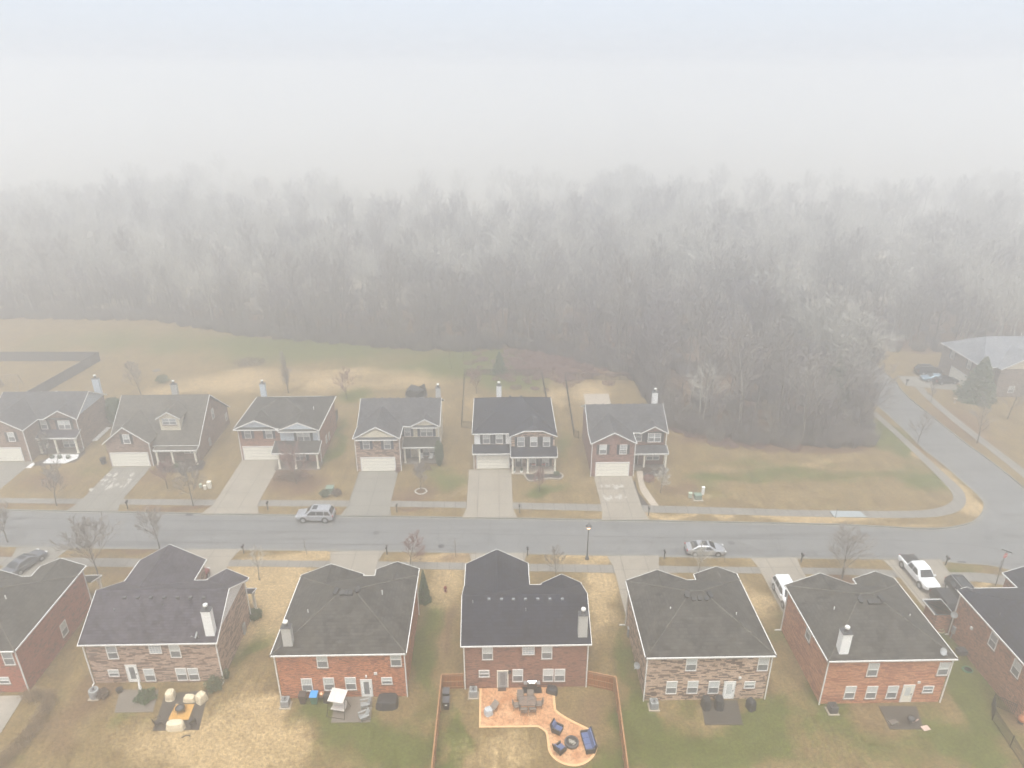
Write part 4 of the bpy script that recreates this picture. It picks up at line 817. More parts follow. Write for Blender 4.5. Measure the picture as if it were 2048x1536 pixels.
# ---- far right house G (turned towards the side road)
Gh = thing('house', 'pale grey roofed brick house in the fog beyond the side road', 'house', (96,123,0), 'houses across the street')
Gh['group'] = GRP2
gx0, gx1, gy0, gy1 = 88.0, 104., 117.3, 129.6
M['br_g'] = brick_mat('brick_grey_brown', (.20,.15,.12), (.12,.09,.07), (.27,.21,.17), .2)
MB().box(gx0,gx1,gy0,gy1,-.1,5.62).build('wall', M['br_g'], Gh)
ge = (gx0-.4,gx1+.4,gy0-.4,gy1+.4); ymid = (gy0+gy1)/2; rr = MB(); rr.slab([(ge[0],ge[2],5.6),(ge[1],ge[2],5.6),(ge[1],ymid,9.2),(gx0+3.5,ymid,9.2)],.1); rr.slab([(ge[0],ge[3],5.6),(ge[1],ge[3],5.6),(ge[1],ymid,9.2),(gx0+3.5,ymid,9.2)],.1); rr.slab([(ge[0],ge[2],5.6),(ge[0],ge[3],5.6),(gx0+3.5,ymid,9.2)],.1)
ro = rr.build('roof', M['rf_lt'], Gh); f = MB(); gutter_run(f,(ge[0],ge[2]),(ge[0],ge[3]),5.6); gutter_run(f,(ge[0],ge[2]),(ge[1],ge[2]),5.6); f.build('gutter', M['trim'], ro)
# cross gable facing the camera (cream siding end)
x0, x1 = 90.2, 100.6; m = 95.4; zr = 5.6+.5*5.2
rr = MB(); f = MB()
for xe in (x0, x1): rr.slab([(xe,115.8,5.6),(m,115.8,zr),(m,122.5,zr),(xe,118,5.6)],.09); f.extr([(xe,115.8,5.61),(m,115.8,zr+.01),(m,115.8,zr-.17),(xe,115.8,5.43)],(0,-.05,0))
MB().box(90.5,100.3,116.1,117.29,-.1,5.6).build('wall', M['br_g'], Gh); t = MB(); tri_wall(t,90.5,100.3,116.1,116.35,5.6,.49,'x'); t.build('gable_wall', M['sd_cream'], Gh); o2 = rr.build('wing_roof', M['rf_lt'], Gh); f.build('gutter', M['trim'], o2)
for px, py in ((1710,715),(1662,695)):
    yq, zq = onX(1330+px/2.852, 640+py/2.852-0, gx0)
for yy in (121.0, 126.2): window(Gh, PX(gx0,-1)(yy, 3.7), .9, 1.45, sh=SHD)
garage_door(Gh, PX(gx0,-1)(123.2,.03), 4.8, 2.2); window(Gh, PY(116.1,-1)(93.4,.9), 1.0, 1.3)
pipes(ro, [(98.5,124.,9.)], h=.7)
# leaning stepped white garden edging beside H1
# ------------------------------------------------------------------ vehicles
def loft(mb, secs, closed=True):
    n = len(secs[0]); base = len(mb.v); mb.v += [tuple(p) for s in secs for p in s]
    for i in range(len(secs) - 1):
        for j in range(n - (0 if closed else 1)):
            a = base + i*n + j; b = base + i*n + (j+1) % n; mb.f.append((a, b, b+n, a+n))
    mb.f.append(tuple(base + j for j in range(n-1, -1, -1))); mb.f.append(tuple(base + (len(secs)-1)*n + j for j in range(n)))
    return mb
def vehicle(name, label, cat, paint, kind, loc, rz, rim=None, extras=()):
    """+x is forward. kind: sedan | suv | pickup"""
    V = thing(name, label, cat, group=None)
    if kind == 'sedan':
        Lh, W, wb, wr = 2.42, .92, 1.40, .33
        st = [(-2.42,.45,.72,.70),(-2.30,.30,.92,.83),(-1.9,.24,.98,.90),(-1.2,.22,.98,.92),(0,.20,.95,.92),(1.0,.22,.93,.92),(1.6,.24,.86,.91),(2.15,.26,.76,.86),(2.36,.30,.66,.76),(2.42,.36,.58,.64)]
        cab = dict(b=(-1.85,1.15), t=(-.95,.35), zb=.93, zt=1.42, wb=.86, wt=.62, belt=.9, pil=(-.15,))
    elif kind == 'suv':
        Lh, W, wb, wr = 2.5, .98, 1.45, .40
        st = [(-2.5,.55,1.05,.80),(-2.4,.40,1.18,.92),(-2.0,.34,1.20,.97),(-1.2,.32,1.20,.98),(0,.30,1.17,.98),(1.0,.32,1.14,.98),(1.6,.34,1.10,.97),(2.2,.36,1.02,.93),(2.44,.42,.92,.84),(2.5,.5,.78,.74)]
        cab = dict(b=(-2.38,1.2), t=(-2.0,.45), zb=1.12, zt=1.82, wb=.93, wt=.74, belt=1.1, pil=(-1.35,-.35))
    else:
        Lh, W, wb, wr = 2.9, 1.0, 1.85, .42
        st = [(-2.9,.60,1.14,.95),(-2.82,.48,1.20,.98),(-1.9,.42,1.20,1.0),(-1.0,.40,1.20,1.0),(0,.38,1.18,1.0),(.9,.40,1.16,1.0),(1.8,.42,1.14,.99),(2.5,.44,1.08,.95),(2.82,.5,.98,.87),(2.9,.58,.85,.78)]
        cab = dict(b=(-1.05,1.5), t=(-.75,.75), zb=1.12, zt=1.88, wb=.95, wt=.74, belt=1.1, pil=(.05,))
    secs = []
    for x, z0, z1, w in st:
        m = (z0+z1)/2; secs.append([(x,-w*.86,z0),(x,-w*.99,z0+.1),(x,-w,m),(x,-w*.97,z1-.13),(x,-w*.86,z1-.01),(x,-w*.4,z1+.03),(x,w*.4,z1+.03),(x,w*.86,z1-.01),(x,w*.97,z1-.13),(x,w,m),(x,w*.99,z0+.1),(x,w*.86,z0)])
    body = MB(); loft(body, secs)
    c = cab; bx0, bx1 = c['b']; tx0, tx1 = c['t']; zb, zt, wb_, wt = c['zb'], c['zt'], c['wb'], c['wt']
    # cabin: painted shell + glass panels set proud
    ring = lambda x0, x1, w, z: [(x0,-w*.93,z),(x0+.12,-w,z),(x1-.18,-w,z),(x1,-w*.85,z),(x1,w*.85,z),(x1-.18,w,z),(x0+.12,w,z),(x0,w*.93,z)]
    loft(body, [ring(bx0,bx1,wb_,zb), ring(bx0*.35+tx0*.65-.0,bx1*.35+tx1*.65,wb_*.35+wt*.65+.02,zb+(zt-zb)*.66), ring(tx0,tx1,wt,zt-.03), ring(tx0+.12,tx1-.14,wt-.1,zt)])
    bo = body.build('body', paint, V, smooth=False)
    try: bo.data.set_sharp_from_angle(angle=R(32))
    except Exception: pass
    bo.data.polygons.foreach_set('use_smooth', [True]*len(bo.data.polygons))
    lerp = lambda a, b, t: a + (b-a)*t
    def cabpt(t, front, side):     # t height fraction
        x = lerp(bx1, tx1, t) if front else lerp(bx0, tx0, t); w = lerp(wb_, wt, t); return x, w*side, lerp(zb, zt-.03, t)
    e = .012
    fa, fb = .10, .90
    q = [cabpt(fa,1,-.82), cabpt(fa,1,.82), cabpt(fb,1,.80), cabpt(fb,1,-.80)]; MB().extr([(x+.03,y,z+.02) for x,y,z in q], (.02,0,.02)).build('windshield', M['carglass'], V)
    q = [cabpt(fa+.08,0,-.84), cabpt(fa+.08,0,.84), cabpt(fb,0,.80), cabpt(fb,0,-.80)]; MB().extr([(x-.03,y,z+.02) for x,y,z in q], (-.02,0,.02)).build('rear_window', M['carglass'], V)
    cuts = [0.0] + [None]*0
    for s in (-1, 1):
        xs = [-9] + list(c['pil']) + [9]
        for i in range(len(xs)-1):
            def xc(x, t):
                lo = lerp(bx0, tx0, t) + .16; hi = lerp(bx1, tx1, t) - .22; return min(max(x, lo), hi)
            a, b = xs[i] + .05, xs[i+1] - .05
            P4 = []
            for x, t in ((a,.12),(b,.12),(b,.80),(a,.80)): P4.append((xc(x,t), s*(lerp(wb_,wt,t)+.035), lerp(zb,zt-.03,t)))
            if P4[1][0]-P4[0][0] > .15: MB().extr(P4, (0,s*.02,.004)).build('side_window', M['carglass'], V)
    if 'sunroof' in extras: MB().obox((tx1-.5,0,zt+.012), .6,.9,.02).build('sunroof', M['carglass'], bo)
    if 'panorama' in extras: MB().obox(((tx0+tx1)/2+.1,0,zt+.012), tx1-tx0-.6,.95,.02).build('sunroof', M['carglass'], bo)
    if 'rails' in extras:
        for s in (-1, 1): MB().tube((tx0+.15,s*(wt-.07),zt+.05),(tx1-.1,s*(wt-.07),zt+.05),.03).build('roof_rail', M['metal'], bo)
    if kind == 'pickup':
        MB().box(-2.78,-1.12,-.86,.86,1.2,1.245).build('bed_cover', M['black'], V)
        MB().obox((-1.07,0,1.5),.04,1.3,.4).build('rear_window', M['carglass'], V) if False else None
    for sx in (-1, 1):
        for sy in (-1, 1):
            x = sx*wb; y = sy*(W-.13)
            ar = MB().tube((x,y,wr+.03),(x,sy*(W+.008),wr+.03),wr*1.16,wr*1.14,20); ar.build('wheel_arch', M['black'], bo)
            t = MB().tube((x,sy*(W-.2),wr),(x,sy*(W+.03),wr),wr,wr,20).build('wheel', M['rubber'], V)
            rm = MB().tube((x,sy*(W+.03),wr),(x,sy*(W+.042),wr),wr*.64,wr*.6,16)
            for k in range(5):
                a = k*math.pi*2/5; rm.obox((x+math.cos(a)*wr*.3,sy*(W+.045),wr+math.sin(a)*wr*.3), wr*.5,.02,wr*.14, 0,0,-a)
            rm.build('rim', rim or M['metal'], t)
    f = Lh
    for s in (-1, 1):
        MB().obox((f-.16,s*(W*.70),.66 if kind=='sedan' else .88), .22,.34,.13, s*-.35).build('headlight', M['headlens'], V)
        MB().obox((-f+.07,s*(W*.72),.82 if kind=='sedan' else 1.0), .12,.34,.16 if kind!='pickup' else .36, s*.2).build('taillight', M['redlens'], V)
        MB().obox((c['b'][1]-.35,s*(wb_+.14),zb+.08), .12,.22,.15).build('mirror', paint, V, bev=.02)
    MB().obox((f-.01,0,.5 if kind=='sedan' else .72), .05,W*1.05,.2 if kind=='sedan' else .34).build('grille', M['black'], V)
    MB().obox((-f+.0,0,.42 if kind=='sedan' else .62), .06,W*1.3,.16).build('bumper', M['black'] if kind!='pickup' else M['chrome'], V)
    V.location = loc; V.rotation_euler = (0,0,rz); return V
zr = -.118
vehicle('parked_suv', 'silver SUV with roof rails and sunroof, parked at the far kerb of the street', 'car', M['silver'], 'suv', (-24.3,80.0,zr), R(180-2), extras=('sunroof','rails'))
vehicle('parked_sedan', 'white-silver sedan with sunroof parked at the near kerb of the street', 'car', M['silver'], 'sedan', (25.4,71.7,zr), R(-2.5), extras=('sunroof',))
bpy.data.objects['parked_sedan']['label'] = 'silver sedan with sunroof parked at the near kerb of the street'
vehicle('pickup_truck', 'white pickup truck with black bed cover, nose towards the photographer, in the driveway', 'truck', M['carwhite'], 'pickup', (49.0,66.2,.03), R(-90+1), extras=())
vehicle('parked_suv', 'white SUV half hidden behind the salmon brick house', 'car', M['carwhite'], 'suv', (32.2,62.9,.03), R(-91))
vehicle('parked_suv', 'black SUV with long panoramic roof glass beside the fawn brick house', 'car', M['carblack'], 'suv', (52.0,62.4,.03), R(-92), extras=('panorama','rails'))
vehicle('parked_suv', 'black boxy SUV with orange front edge, nose to the house behind the white pickup', 'car', M['cover'], 'suv', (49.0,60.2,.03), R(-92))
vehicle('parked_sedan', 'grey sedan in the driveway at the left edge, near row', 'car', M['cargrey'], 'sedan', (-56.7,70.6,.03), R(70-180+180), extras=('sunroof',))
vehicle('parked_sedan', 'dark red car mostly hidden behind the garage roof of the pink brick house', 'car', M['carred'], 'sedan', (-34.95,66.6,.03), R(90))
vehicle('parked_suv', 'dark SUV in the foggy driveway beyond the side road, farthest car', 'car', M['carblack'], 'suv', (*G(1855,748),.03), R(0), extras=('rails',))
vehicle('parked_sedan', 'pale blue car in the foggy driveway beyond the side road', 'car', M['carblue'], 'sedan', (*G(1868,762),.03), R(170))
vehicle('parked_sedan', 'black sedan beside the garage of the foggy house beyond the side road', 'car', M['carblack'], 'sedan', (*G(1889,766),.03), R(8))
# ------------------------------------------------------------------ street things
def mailbox(px, py, label, rz=0.0, loc=None):
    x, y = loc or G(px, py); T = thing('mailbox', label, 'mailbox', (x, y, 0), 'black post mailboxes along the street', rz)
    T.location = (0,0,0)
    MB().box(-.05,.05,-.05,.05,-.1,1.15).build('post', M['black'], T)
    p = MB(); p.box(-.03,.03,-.35,.25,.98,1.04); p.path([(0,-.3,1.0),(0,-.02,.7)], .02); p.build('arm', M['black'], T)
    b = MB(); n = 10; sec = lambda yy: [(-.11,yy,1.06),(.11,yy,1.06)] + [(.11*math.cos(math.pi*i/n),yy,1.18+.11*math.sin(math.pi*i/n)) for i in range(n+1)]
    loft(b, [sec(-.32), sec(.2)]); bx = b.build('box', M['black'], T); MB().box(.11,.13,-.2,-.14,1.1,1.3).build('flag', M['redlens'], bx)
    MB().lathe((0,0,1.15), [(.05,0),(.07,.05),(.02,.16)], 8).build('finial', M['black'], T)
    T.location = (x,y,0); return T
for px, py, lb in ((256,1018,'black mailbox on a white stone base at the end of the chalk-stained driveway'),(536,1020,'black mailbox beside the pale double-width driveway, left of the silver SUV'),(794,1025,'black mailbox right of the driveway of the pink brick house'),(1039,1026,'black mailbox in a small mulch ring right of the wide centre driveway'),(1297,1031,'black mailbox right of the driveway of the rightmost house across the street')):
    mailbox(px, py, lb, math.pi)
for px, py, lb in ((488,1107,'black mailbox on the near kerb left of the leafless straw-lawn tree'),(774,1109,'black mailbox on the near kerb beside the orange-red brick house driveway'),(1055,1112,'black mailbox on the near kerb, first left of the lamp post'),(1328,1118,'black mailbox on the near kerb behind the silver sedan'),(1602,1124,'black double mailbox on the near kerb left of the large bare tree'),(1891,1130,'black mailbox on the near kerb right of the white pickup')):
    mailbox(px, py, lb)
mailbox(1812, 771, 'black mailbox at the foggy driveway beyond the side road', R(90))
# street lamp
x, y = G(1174,1118); L = thing('street_lamp', 'black lamp post with a lit lantern on the near verge', 'street lamp', (0,0,0))
MB().lathe((0,0,0), [(.26,-.05),(.26,.12),(.2,.3),(.12,.5),(.09,.6)], 16).build('base', M['darkgrey'], L); MB().tube((0,0,.6),(0,0,4.3),.085,.06,12).build('pole', M['darkgrey'], L)
MB().lathe((0,0,4.3), [(.07,0),(.14,.06),(.14,.1)], 12).build('collar', M['darkgrey'], L)
gl = NT('lamp_glow'); gl.b.inputs['Emission Color'].default_value = (1.,.55,.28,1); gl.b.inputs['Emission Strength'].default_value = 1.3; gm = gl.fin((.8,.6,.45), .4)
MB().lathe((0,0,4.4), [(.13,0),(.24,.18),(.25,.34)], 14).build('lantern_glass', gm, L, smooth=True)
MB().lathe((0,0,4.74), [(.36,0),(.30,.10),(.14,.28),(.04,.36),(.03,.55),(.005,.66)], 16).build('lantern_cap', M['darkgrey'], L); L.location = (x,y,0)
# stop sign with two street name blades
x, y = G(2000,1142); T = thing('stop_sign', 'red octagonal STOP sign with two street name blades on top, at the corner', 'sign', (0,0,0))
MB().tube((0,0,-.1),(0,0,2.95),.035,.035,8).build('post', M['darkgrey'], T)
red = plain('sign_red', (.50,.03,.03), .4, var=.05)
oc = [(.38*math.cos(R(22.5+45*i)), -.05, 2.25+.38*math.sin(R(22.5+45*i))) for i in range(8)]
o8 = MB().extr(oc, (0,.02,0)).build('sign_face', red, T); rb = [(.36*math.cos(R(22.5+45*i)), -.052, 2.25+.36*math.sin(R(22.5+45*i))) for i in range(8)]
ring = MB()
for i in range(8): a, b = oc[i], oc[(i+1)%8]; c, d = rb[(i+1)%8], rb[i]; ring.extr([(a[0],-.056,a[2]),(b[0],-.056,b[2]),(c[0],-.056,c[2]),(d[0],-.056,d[2])], (0,.005,0))
ring.build('border', M['white'], o8)
tc = bpy.data.curves.new('lettering','FONT'); tc.body = 'STOP'; tc.size = .30; tc.align_x = 'CENTER'; tc.align_y = 'CENTER'; tc.extrude = .003
to = bpy.data.objects.new('lettering', tc); C.objects.link(to); to.location = (0,-.06,2.25); to.rotation_euler = (R(90),0,0); tc.materials.append(M['white']); to.parent = o8
to.data.resolution_u = 2; _dg = bpy.context.evaluated_depsgraph_get(); _me = bpy.data.meshes.new_from_object(to.evaluated_get(_dg)); _n = bpy.data.objects.new('lettering', _me); C.objects.link(_n); _n.parent = o8; _n.location = (0,-.06,2.25); _n.rotation_euler = (R(90),0,0); bpy.data.objects.remove(to)
for k, (rz, z) in enumerate(((R(12),2.72),(R(-62),2.9))):
    b = MB().obox((0,0,z),1.05,.02,.17,rz); b.build('street_name_blade', M['shutter'], T)
    MB().obox((0,0,z),1.07,.014,.19,rz).build('blade_edge', M['white'], T)
T.location = (x,y,0); T.rotation_euler = (0,0,R(18))
# drains, manholes
def drain(px, py, lb, z=-.10, loc=None):
    x, y = G(px, py); T = thing('storm_drain', lb, 'drain', (x,y,0), 'storm drains in the kerbs'); m = MB().box(x-.5,x+.5,y-.35,y+.35,-.14,z+.012); m.build('frame', M['darkgrey'], T)
    g_ = MB(); [g_.box(x-.45+.12*i,x-.4+.12*i,y-.3,y+.3,z+.012,z+.03) for i in range(8)]; g_.build('grate', M['black'], T)
drain(379,1027,'black storm drain grate in the far kerb, left part of the street'); drain(1862,1055,'black storm drain grate in the far kerb near the corner lawn'); drain(1926,1125,'black storm drain grate in the near kerb beside the stop sign')
def manhole(px, py, lb): x, y = G(px,py,-.12); tag(MB().lathe((x,y,-.119), [(.42,0),(.42,.012),(.36,.014),(.36,.016)], 20).build('manhole_cover', M['darkgrey']), lb, 'manhole')
manhole(752,1066,'manhole cover in the street below the pink brick house driveway'); manhole(1463,1086,'manhole cover in the street just right of the silver sedan'); manhole(883,1092,'dark manhole cover near the near kerb behind the orange-red brick house'); manhole(80,757-0,'x') if False else None
x, y = G(313,741); tag(MB().lathe((x,y,0), [(.75,0),(.75,.05),(.6,.08)], 18).build('manhole_cover', M['darkgrey']), 'round concrete manhole ring lying in the foggy field behind the houses', 'manhole')
# utility boxes
def ubox(px, py, w, d, h, m, label, name='utility_box', pad=True):
    x, y = G(px,py); T = thing(name, label, 'utility box', (x,y,0))
    MB().box(x-w/2,x+w/2,y-d/2,y+d/2,.08,h).build('cabinet', m, T, bev=.03); MB().box(x-w/2-.04,x+w/2+.04,y-d/2-.04,y+d/2+.04,h,h+.05).build('lid', m, T)
    if pad: MB().box(x-w/2-.2,x+w/2+.2,y-d/2-.2,y+d/2+.2,-.05,.08).build('pad', M['slab'], T)
M['ugreen'] = plain('utility_green', (.16,.22,.17), .6); M['ulight'] = plain('utility_pale_green', (.42,.48,.38), .6)
ubox(661,985,1.0,.9,.9,M['ugreen'],'green transformer box wrapped by shrubs, above the silver SUV')
ubox(1395,998,.95,.8,.75,M['ugreen'],'grey-green transformer box, middle of the three boxes on the corner lawn'); ubox(1380,996,.45,.4,.8,M['ulight'],'pale green pedestal, leftmost of the three boxes on the corner lawn',pad=False); ubox(1405,990,.35,.35,1.25,M['white'],'slim white pedestal, rightmost of the three boxes on the corner lawn',pad=False)
ubox(420,977,.5,.45,1.1,M['cream'],'tall cream pedestal, rightmost of the boxes beside the pale driveway',pad=False); ubox(411,980,.35,.3,.7,M['cream'],'short cream pedestal in the middle of the boxes beside the pale driveway',pad=False); ubox(402,976,.3,.3,.6,M['ulight'],'small pedestal, leftmost of the boxes beside the pale driveway',pad=False)
ubox(1922,1308,.9,.7,.55,M['darkgrey'],'dark plastic storage box against the fawn brick wall',pad=False)
x, y = G(1922,1326); hs_ = MB(); [hs_.lathe((x+.05*k,y-.9-.03*k,.02+.05*k), [(.45,0),(.45,.05),(.36,.05),(.36,0)], 18) for k in range(3)]
tag(hs_.build('garden_hose', plain('hose_green', (.05,.16,.08), .5)), 'coiled green garden hose on the grass by the fawn brick wall', 'hose')
hs_ = MB(); x, y = G(1878,1262); pts = [(x+.5*math.cos(k*.5)*(1-k*.02), y+.7*math.sin(k*.5)*(1-k*.02), .05+k*.02) for k in range(26)]; hs_.path(pts, .05, 6)
tag(hs_.build('garden_hose', plain('hose_tan', (.42,.38,.22), .6)), 'tan hose piled between the salmon and fawn brick houses', 'hose')
# pale sheet on the verge
x0, y0 = G(1668,1034); x1, y1 = G(1733,1034); T = thing('banner_sheet', 'pale grey flat sheet lying over the pavement beside a thin post', 'sheet', (x0,y0,0))
MB().slab([(x0,y0-.1,.08),(x1,y1-.1,.08),(x1-.45,y1+1.1,.2),(x0-.1,y0+1.2,.2)], .05).build('sheet', plain('pale_sheet', (.27,.30,.31), .4, var=.06), T)
MB().tube((x0-.1,y0-.5,0),(x0-.1,y0-.5,1.7),.03).build('post', M['darkgrey'], T)
# hydrant
x, y = G(891,1183); T = thing('fire_hydrant', 'small dark red hydrant on the grass between the two near houses', 'hydrant', (x,y,0))
MB().lathe((x,y,0), [(.18,0),(.18,.06),(.12,.08),(.12,.55),(.17,.57),(.17,.62),(.12,.72),(.03,.8)], 12).build('barrel', plain('hydrant_red', (.20,.03,.03), .5), T)
MB().tube((x-.22,y,.45),(x+.22,y,.45),.07,.07,8).tube((x,y,.42),(x,y-.24,.42),.09,.09,8).build('outlet', plain('hydrant_cap', (.16,.03,.03), .5), T)
# ------------------------------------------------------------------ fences
def board_fence(p, q, lab, h=1.85, rail_side=1, seg=2.4, m=None, posts=True, group=None, cat='fence', boards=True, T=None):
    p = Vector((*p,0)); q = Vector((*q,0)); d = q-p; L_ = d.length; d.normalize(); nrm = Vector((-d.y,d.x,0))*rail_side
    T = T or thing('wood_fence', lab, cat, tuple(p), group); b = MB(); n = int(L_/.145)
    rz = math.atan2(d.y,d.x)
    rs = random.Random(int(L_*100)); 
    for i in range(n): c = p+d*(.0725+i*.145); b.obox((c.x,c.y,h/2-.02+rs.uniform(-.012,.012)), .138,.02+rs.uniform(0,.006),h-.04, rz)
    b.build('boards', m or M['wood_fence'], T)
    r = MB()
    for z in (.25,.95,h-.2): c = p+d*L_/2+nrm*.04; r.obox((c.x,c.y,z), L_,.04,.07, rz)
    c = p+d*L_/2+nrm*.01; r.obox((c.x,c.y,h+.01), L_,.13,.035, rz); r.build('rails', M['wood_rail'] if m is None else m, T)
    k = max(1, round(L_/seg))
    for i in range(k+1):
        c = p+d*(L_*i/k)+nrm*.09; MB().box(c.x-.05,c.x+.05,c.y-.05,c.y+.05,-.1,h+.06).build('post', M['wood_rail'] if m is None else m, T)
    return T
board_fence((-5.55,50.97), (-3.42,50.97), 'short reddish board fence with gate left of the central brown house', rail_side=-1)
board_fence((-5.6,50.9), (-5.75,38.0), 'long wooden fence running to the bottom edge, left side of the orange patio yard', rail_side=1)
board_fence((8.25,51.1), (10.85,50.3), 'short reddish board fence right of the central brown house', rail_side=-1)
board_fence((10.95,50.3), (10.3,38.0), 'long wooden fence running to the bottom edge, right side of the orange patio yard', rail_side=-1)
def metal_fence(pts, lab, h=1.35, bal=True, seg=2.4, gap=.14, m=None, group='black metal yard fences', r=.013):
    T = thing('metal_fence', lab, 'fence', (*pts[0],0), group); m = m or M['black']
    for a, b in zip(pts, pts[1:]):
        a = Vector((*a,0)); b = Vector((*b,0)); d = b-a; L_ = d.length; d.normalize(); k = max(1, round(L_/seg)); rz = math.atan2(d.y,d.x)
        rl = MB(); c = (a+b)/2
        for z in (.15,h-.3,h-.08): rl.obox((c.x,c.y,z), L_,.03,.035, rz)
        rl.build('rail', m, T)
        bl = MB(); [bl.box((a+d*(i*gap)).x-r,(a+d*(i*gap)).x+r,(a+d*(i*gap)).y-r,(a+d*(i*gap)).y+r,.05,h) for i in range(1, int(L_/gap))]; bl.build('pickets', m, T)
        for i in range(k+1): c = a+d*(L_*i/k); MB().box(c.x-.035,c.x+.035,c.y-.035,c.y+.035,-.1,h+.1).build('post', m, T)
    return T
metal_fence([G(2052,1441),(45.9,47.9),G(1984,1440),(44.3,40.5),(44.2,37)], 'black metal picket fence at the bottom right corner behind the fawn brick house')
metal_fence([(-4.4,105.5),(-6.1,106.1),(-6.5,128.8),(8.6,128.0),(8.8,112),(8.6,105)], 'black metal fence round the back yard of the house with white siding')
metal_fence([(13.0,101.8),(12.3,102.1),(13.05,126.6),(26.1,125.2),(27.0,112.8),(25.0,103)], 'black metal fence round the yard with the bare concrete slab, beside the woods')
T = thing('privacy_fence', 'grey board privacy fence in the fog at the left edge behind the first house', 'fence', (-104,138.2,0))
board_fence((-120,138.6), (-81.9,137.9), '', h=2.0, m=M['wood_grey'], T=T, seg=2.5); board_fence((-81.9,137.9), (-85.5,110.0), '', h=2.0, m=M['wood_grey'], T=T, seg=2.5)
metal_fence([G(676,835),G(668,858)], 'short dark fence panel beside the red brick house with the blue bay', h=1.8, gap=.12, r=.05)
# slabs / patios
def slab(px, z, m, name='patio', pix=True): return tag(MB().prism([G(*p) for p in px] if pix else px, -.05, z).build(name, m), kind='structure')
slab([(1167,788),(1217,788),(1223,813),(1172,813)], .05, M['slab'])
slab([(-140,1397),(49,1391),(2,1466),(-140,1500)], .05, concrete('patio_stained', (.36,.33,.28), .8))
slab([(240,1380),(318,1380),(306,1424),(229,1426)], .04, M['patio']); slab([(330,1388),(418,1380),(398,1460),(305,1462)], .018, M['patio_dark'])
slab([(672,1394),(746,1394),(740,1445),(662,1446)], .06, M['patio']); slab([(1401,1401),(1475,1401),(1486,1450),(1410,1450)], .03, M['patio_dark']); slab([(1757,1412),(1832,1412),(1848,1459),(1780,1459)], .03, M['patio_dark'])
# orange stamped patio
t = NT('stamped_orange'); vo = t.new('ShaderNodeTexVoronoi'); vo.inputs['Scale'].default_value = 1.4; t.link(t.tc().outputs['Object'], vo.inputs['Vector']); n1 = t.noise(.8,6,.7); n2 = t.noise(4,4,.7)
c = t.mix(t.ramp(n1,.35,.65), (.40,.165,.065), (.62,.37,.20)); c = t.mix(t.math('MULTIPLY', t.ramp(n2,.48,.62), .7), c, (.24,.10,.045)); M['orange'] = t.fin(c, .55)
M['orange_edge'] = plain('patio_border', (.66,.40,.20), .6, var=.06)
px_o = [(959,1373),(1108,1373),(1112,1420),(1125,1430),(1150,1444),(1178,1458),(1190,1474),(1195,1495),(1187,1515),(1167,1530),(1140,1533),(1112,1522),(1097,1503),(1094,1482),(1090,1465),(1076,1455),(958,1456)]
P0 = [G(*p) for p in px_o]; P0[0] = (P0[0][0],50.9); P0[1] = (P0[1][0],50.9); curve = spline(P0[2:16], 5); full = [P0[0],P0[1]] + curve + [P0[16]]
slab(full, .05, M['orange'], 'patio', False)
edge = MB(); ring_ = full[1:] + [full[0]]
inn = offset(ring_, -.22)
for i in range(len(ring_)-1): edge.prism([ring_[i],ring_[i+1],inn[i+1],inn[i]], .0, .058)
tag(edge.build('patio_border', M['orange_edge']), kind='structure')
# ------------------------------------------------------------------ garden furniture and equipment
def ac_unit(px, py, label, m=None, round_=False):
    x, y = G(px,py); T = thing('air_conditioner', label, 'air conditioner', (x,y,0), 'outdoor air conditioner units'); m = m or M['acgrey']
    b = MB()
    if round_: b.lathe((x,y,.08), [(.42,0),(.45,.06),(.45,.8),(.42,.88)], 20)
    else: b.box(x-.36,x+.36,y-.36,y+.36,.08,.85)
    c = b.build('casing', m, T, bev=0 if round_ else .04); l = MB(); [l.box(x-.372,x+.372,y-.372,y+.372,.15+.07*k,.17+.07*k) for k in range(9)] if not round_ else [l.lathe((x,y,.16+.07*k), [(.462,0),(.462,.02)], 20) for k in range(9)]; l.build('louvres', M['darkgrey'] if m is not M['acgrey'] else plain('louvre',(.2,.2,.2),.6), c)
    z = .97 if round_ else .86; g_ = MB(); [g_.lathe((x,y,z-.02), [(r_,0),(r_,.03),(r_-.02,.03),(r_-.02,0)], 18) for r_ in (.3,.22,.14)]; g_.tube((x,y,z-.03),(x,y,z+.02),.09,.09,12); g_.build('fan_grille', M['black'], T); MB().tube((x,y,z-.06),(x,y,z-.015),.31,.31,18).build('fan_well', M['darkgrey'] if m is M['acgrey'] else M['acgrey'], T)
    MB().box(x-.5,x+.5,y-.48,y+.48,-.04,.08).build('pad', M['slab'], T)
    return T
ac_unit(191,1394,'round grey air conditioner at the left back corner of the pink brick house', None, True); ac_unit(572,1411,'grey air conditioner at the left back corner of the orange-red brick house'); ac_unit(947,1391,'grey air conditioner left of the orange patio'); ac_unit(1307,1415,'grey air conditioner at the left back corner of the tan mottled house'); ac_unit(1664,1423,'black air conditioner at the left back corner of the salmon brick house', M['darkgrey'])
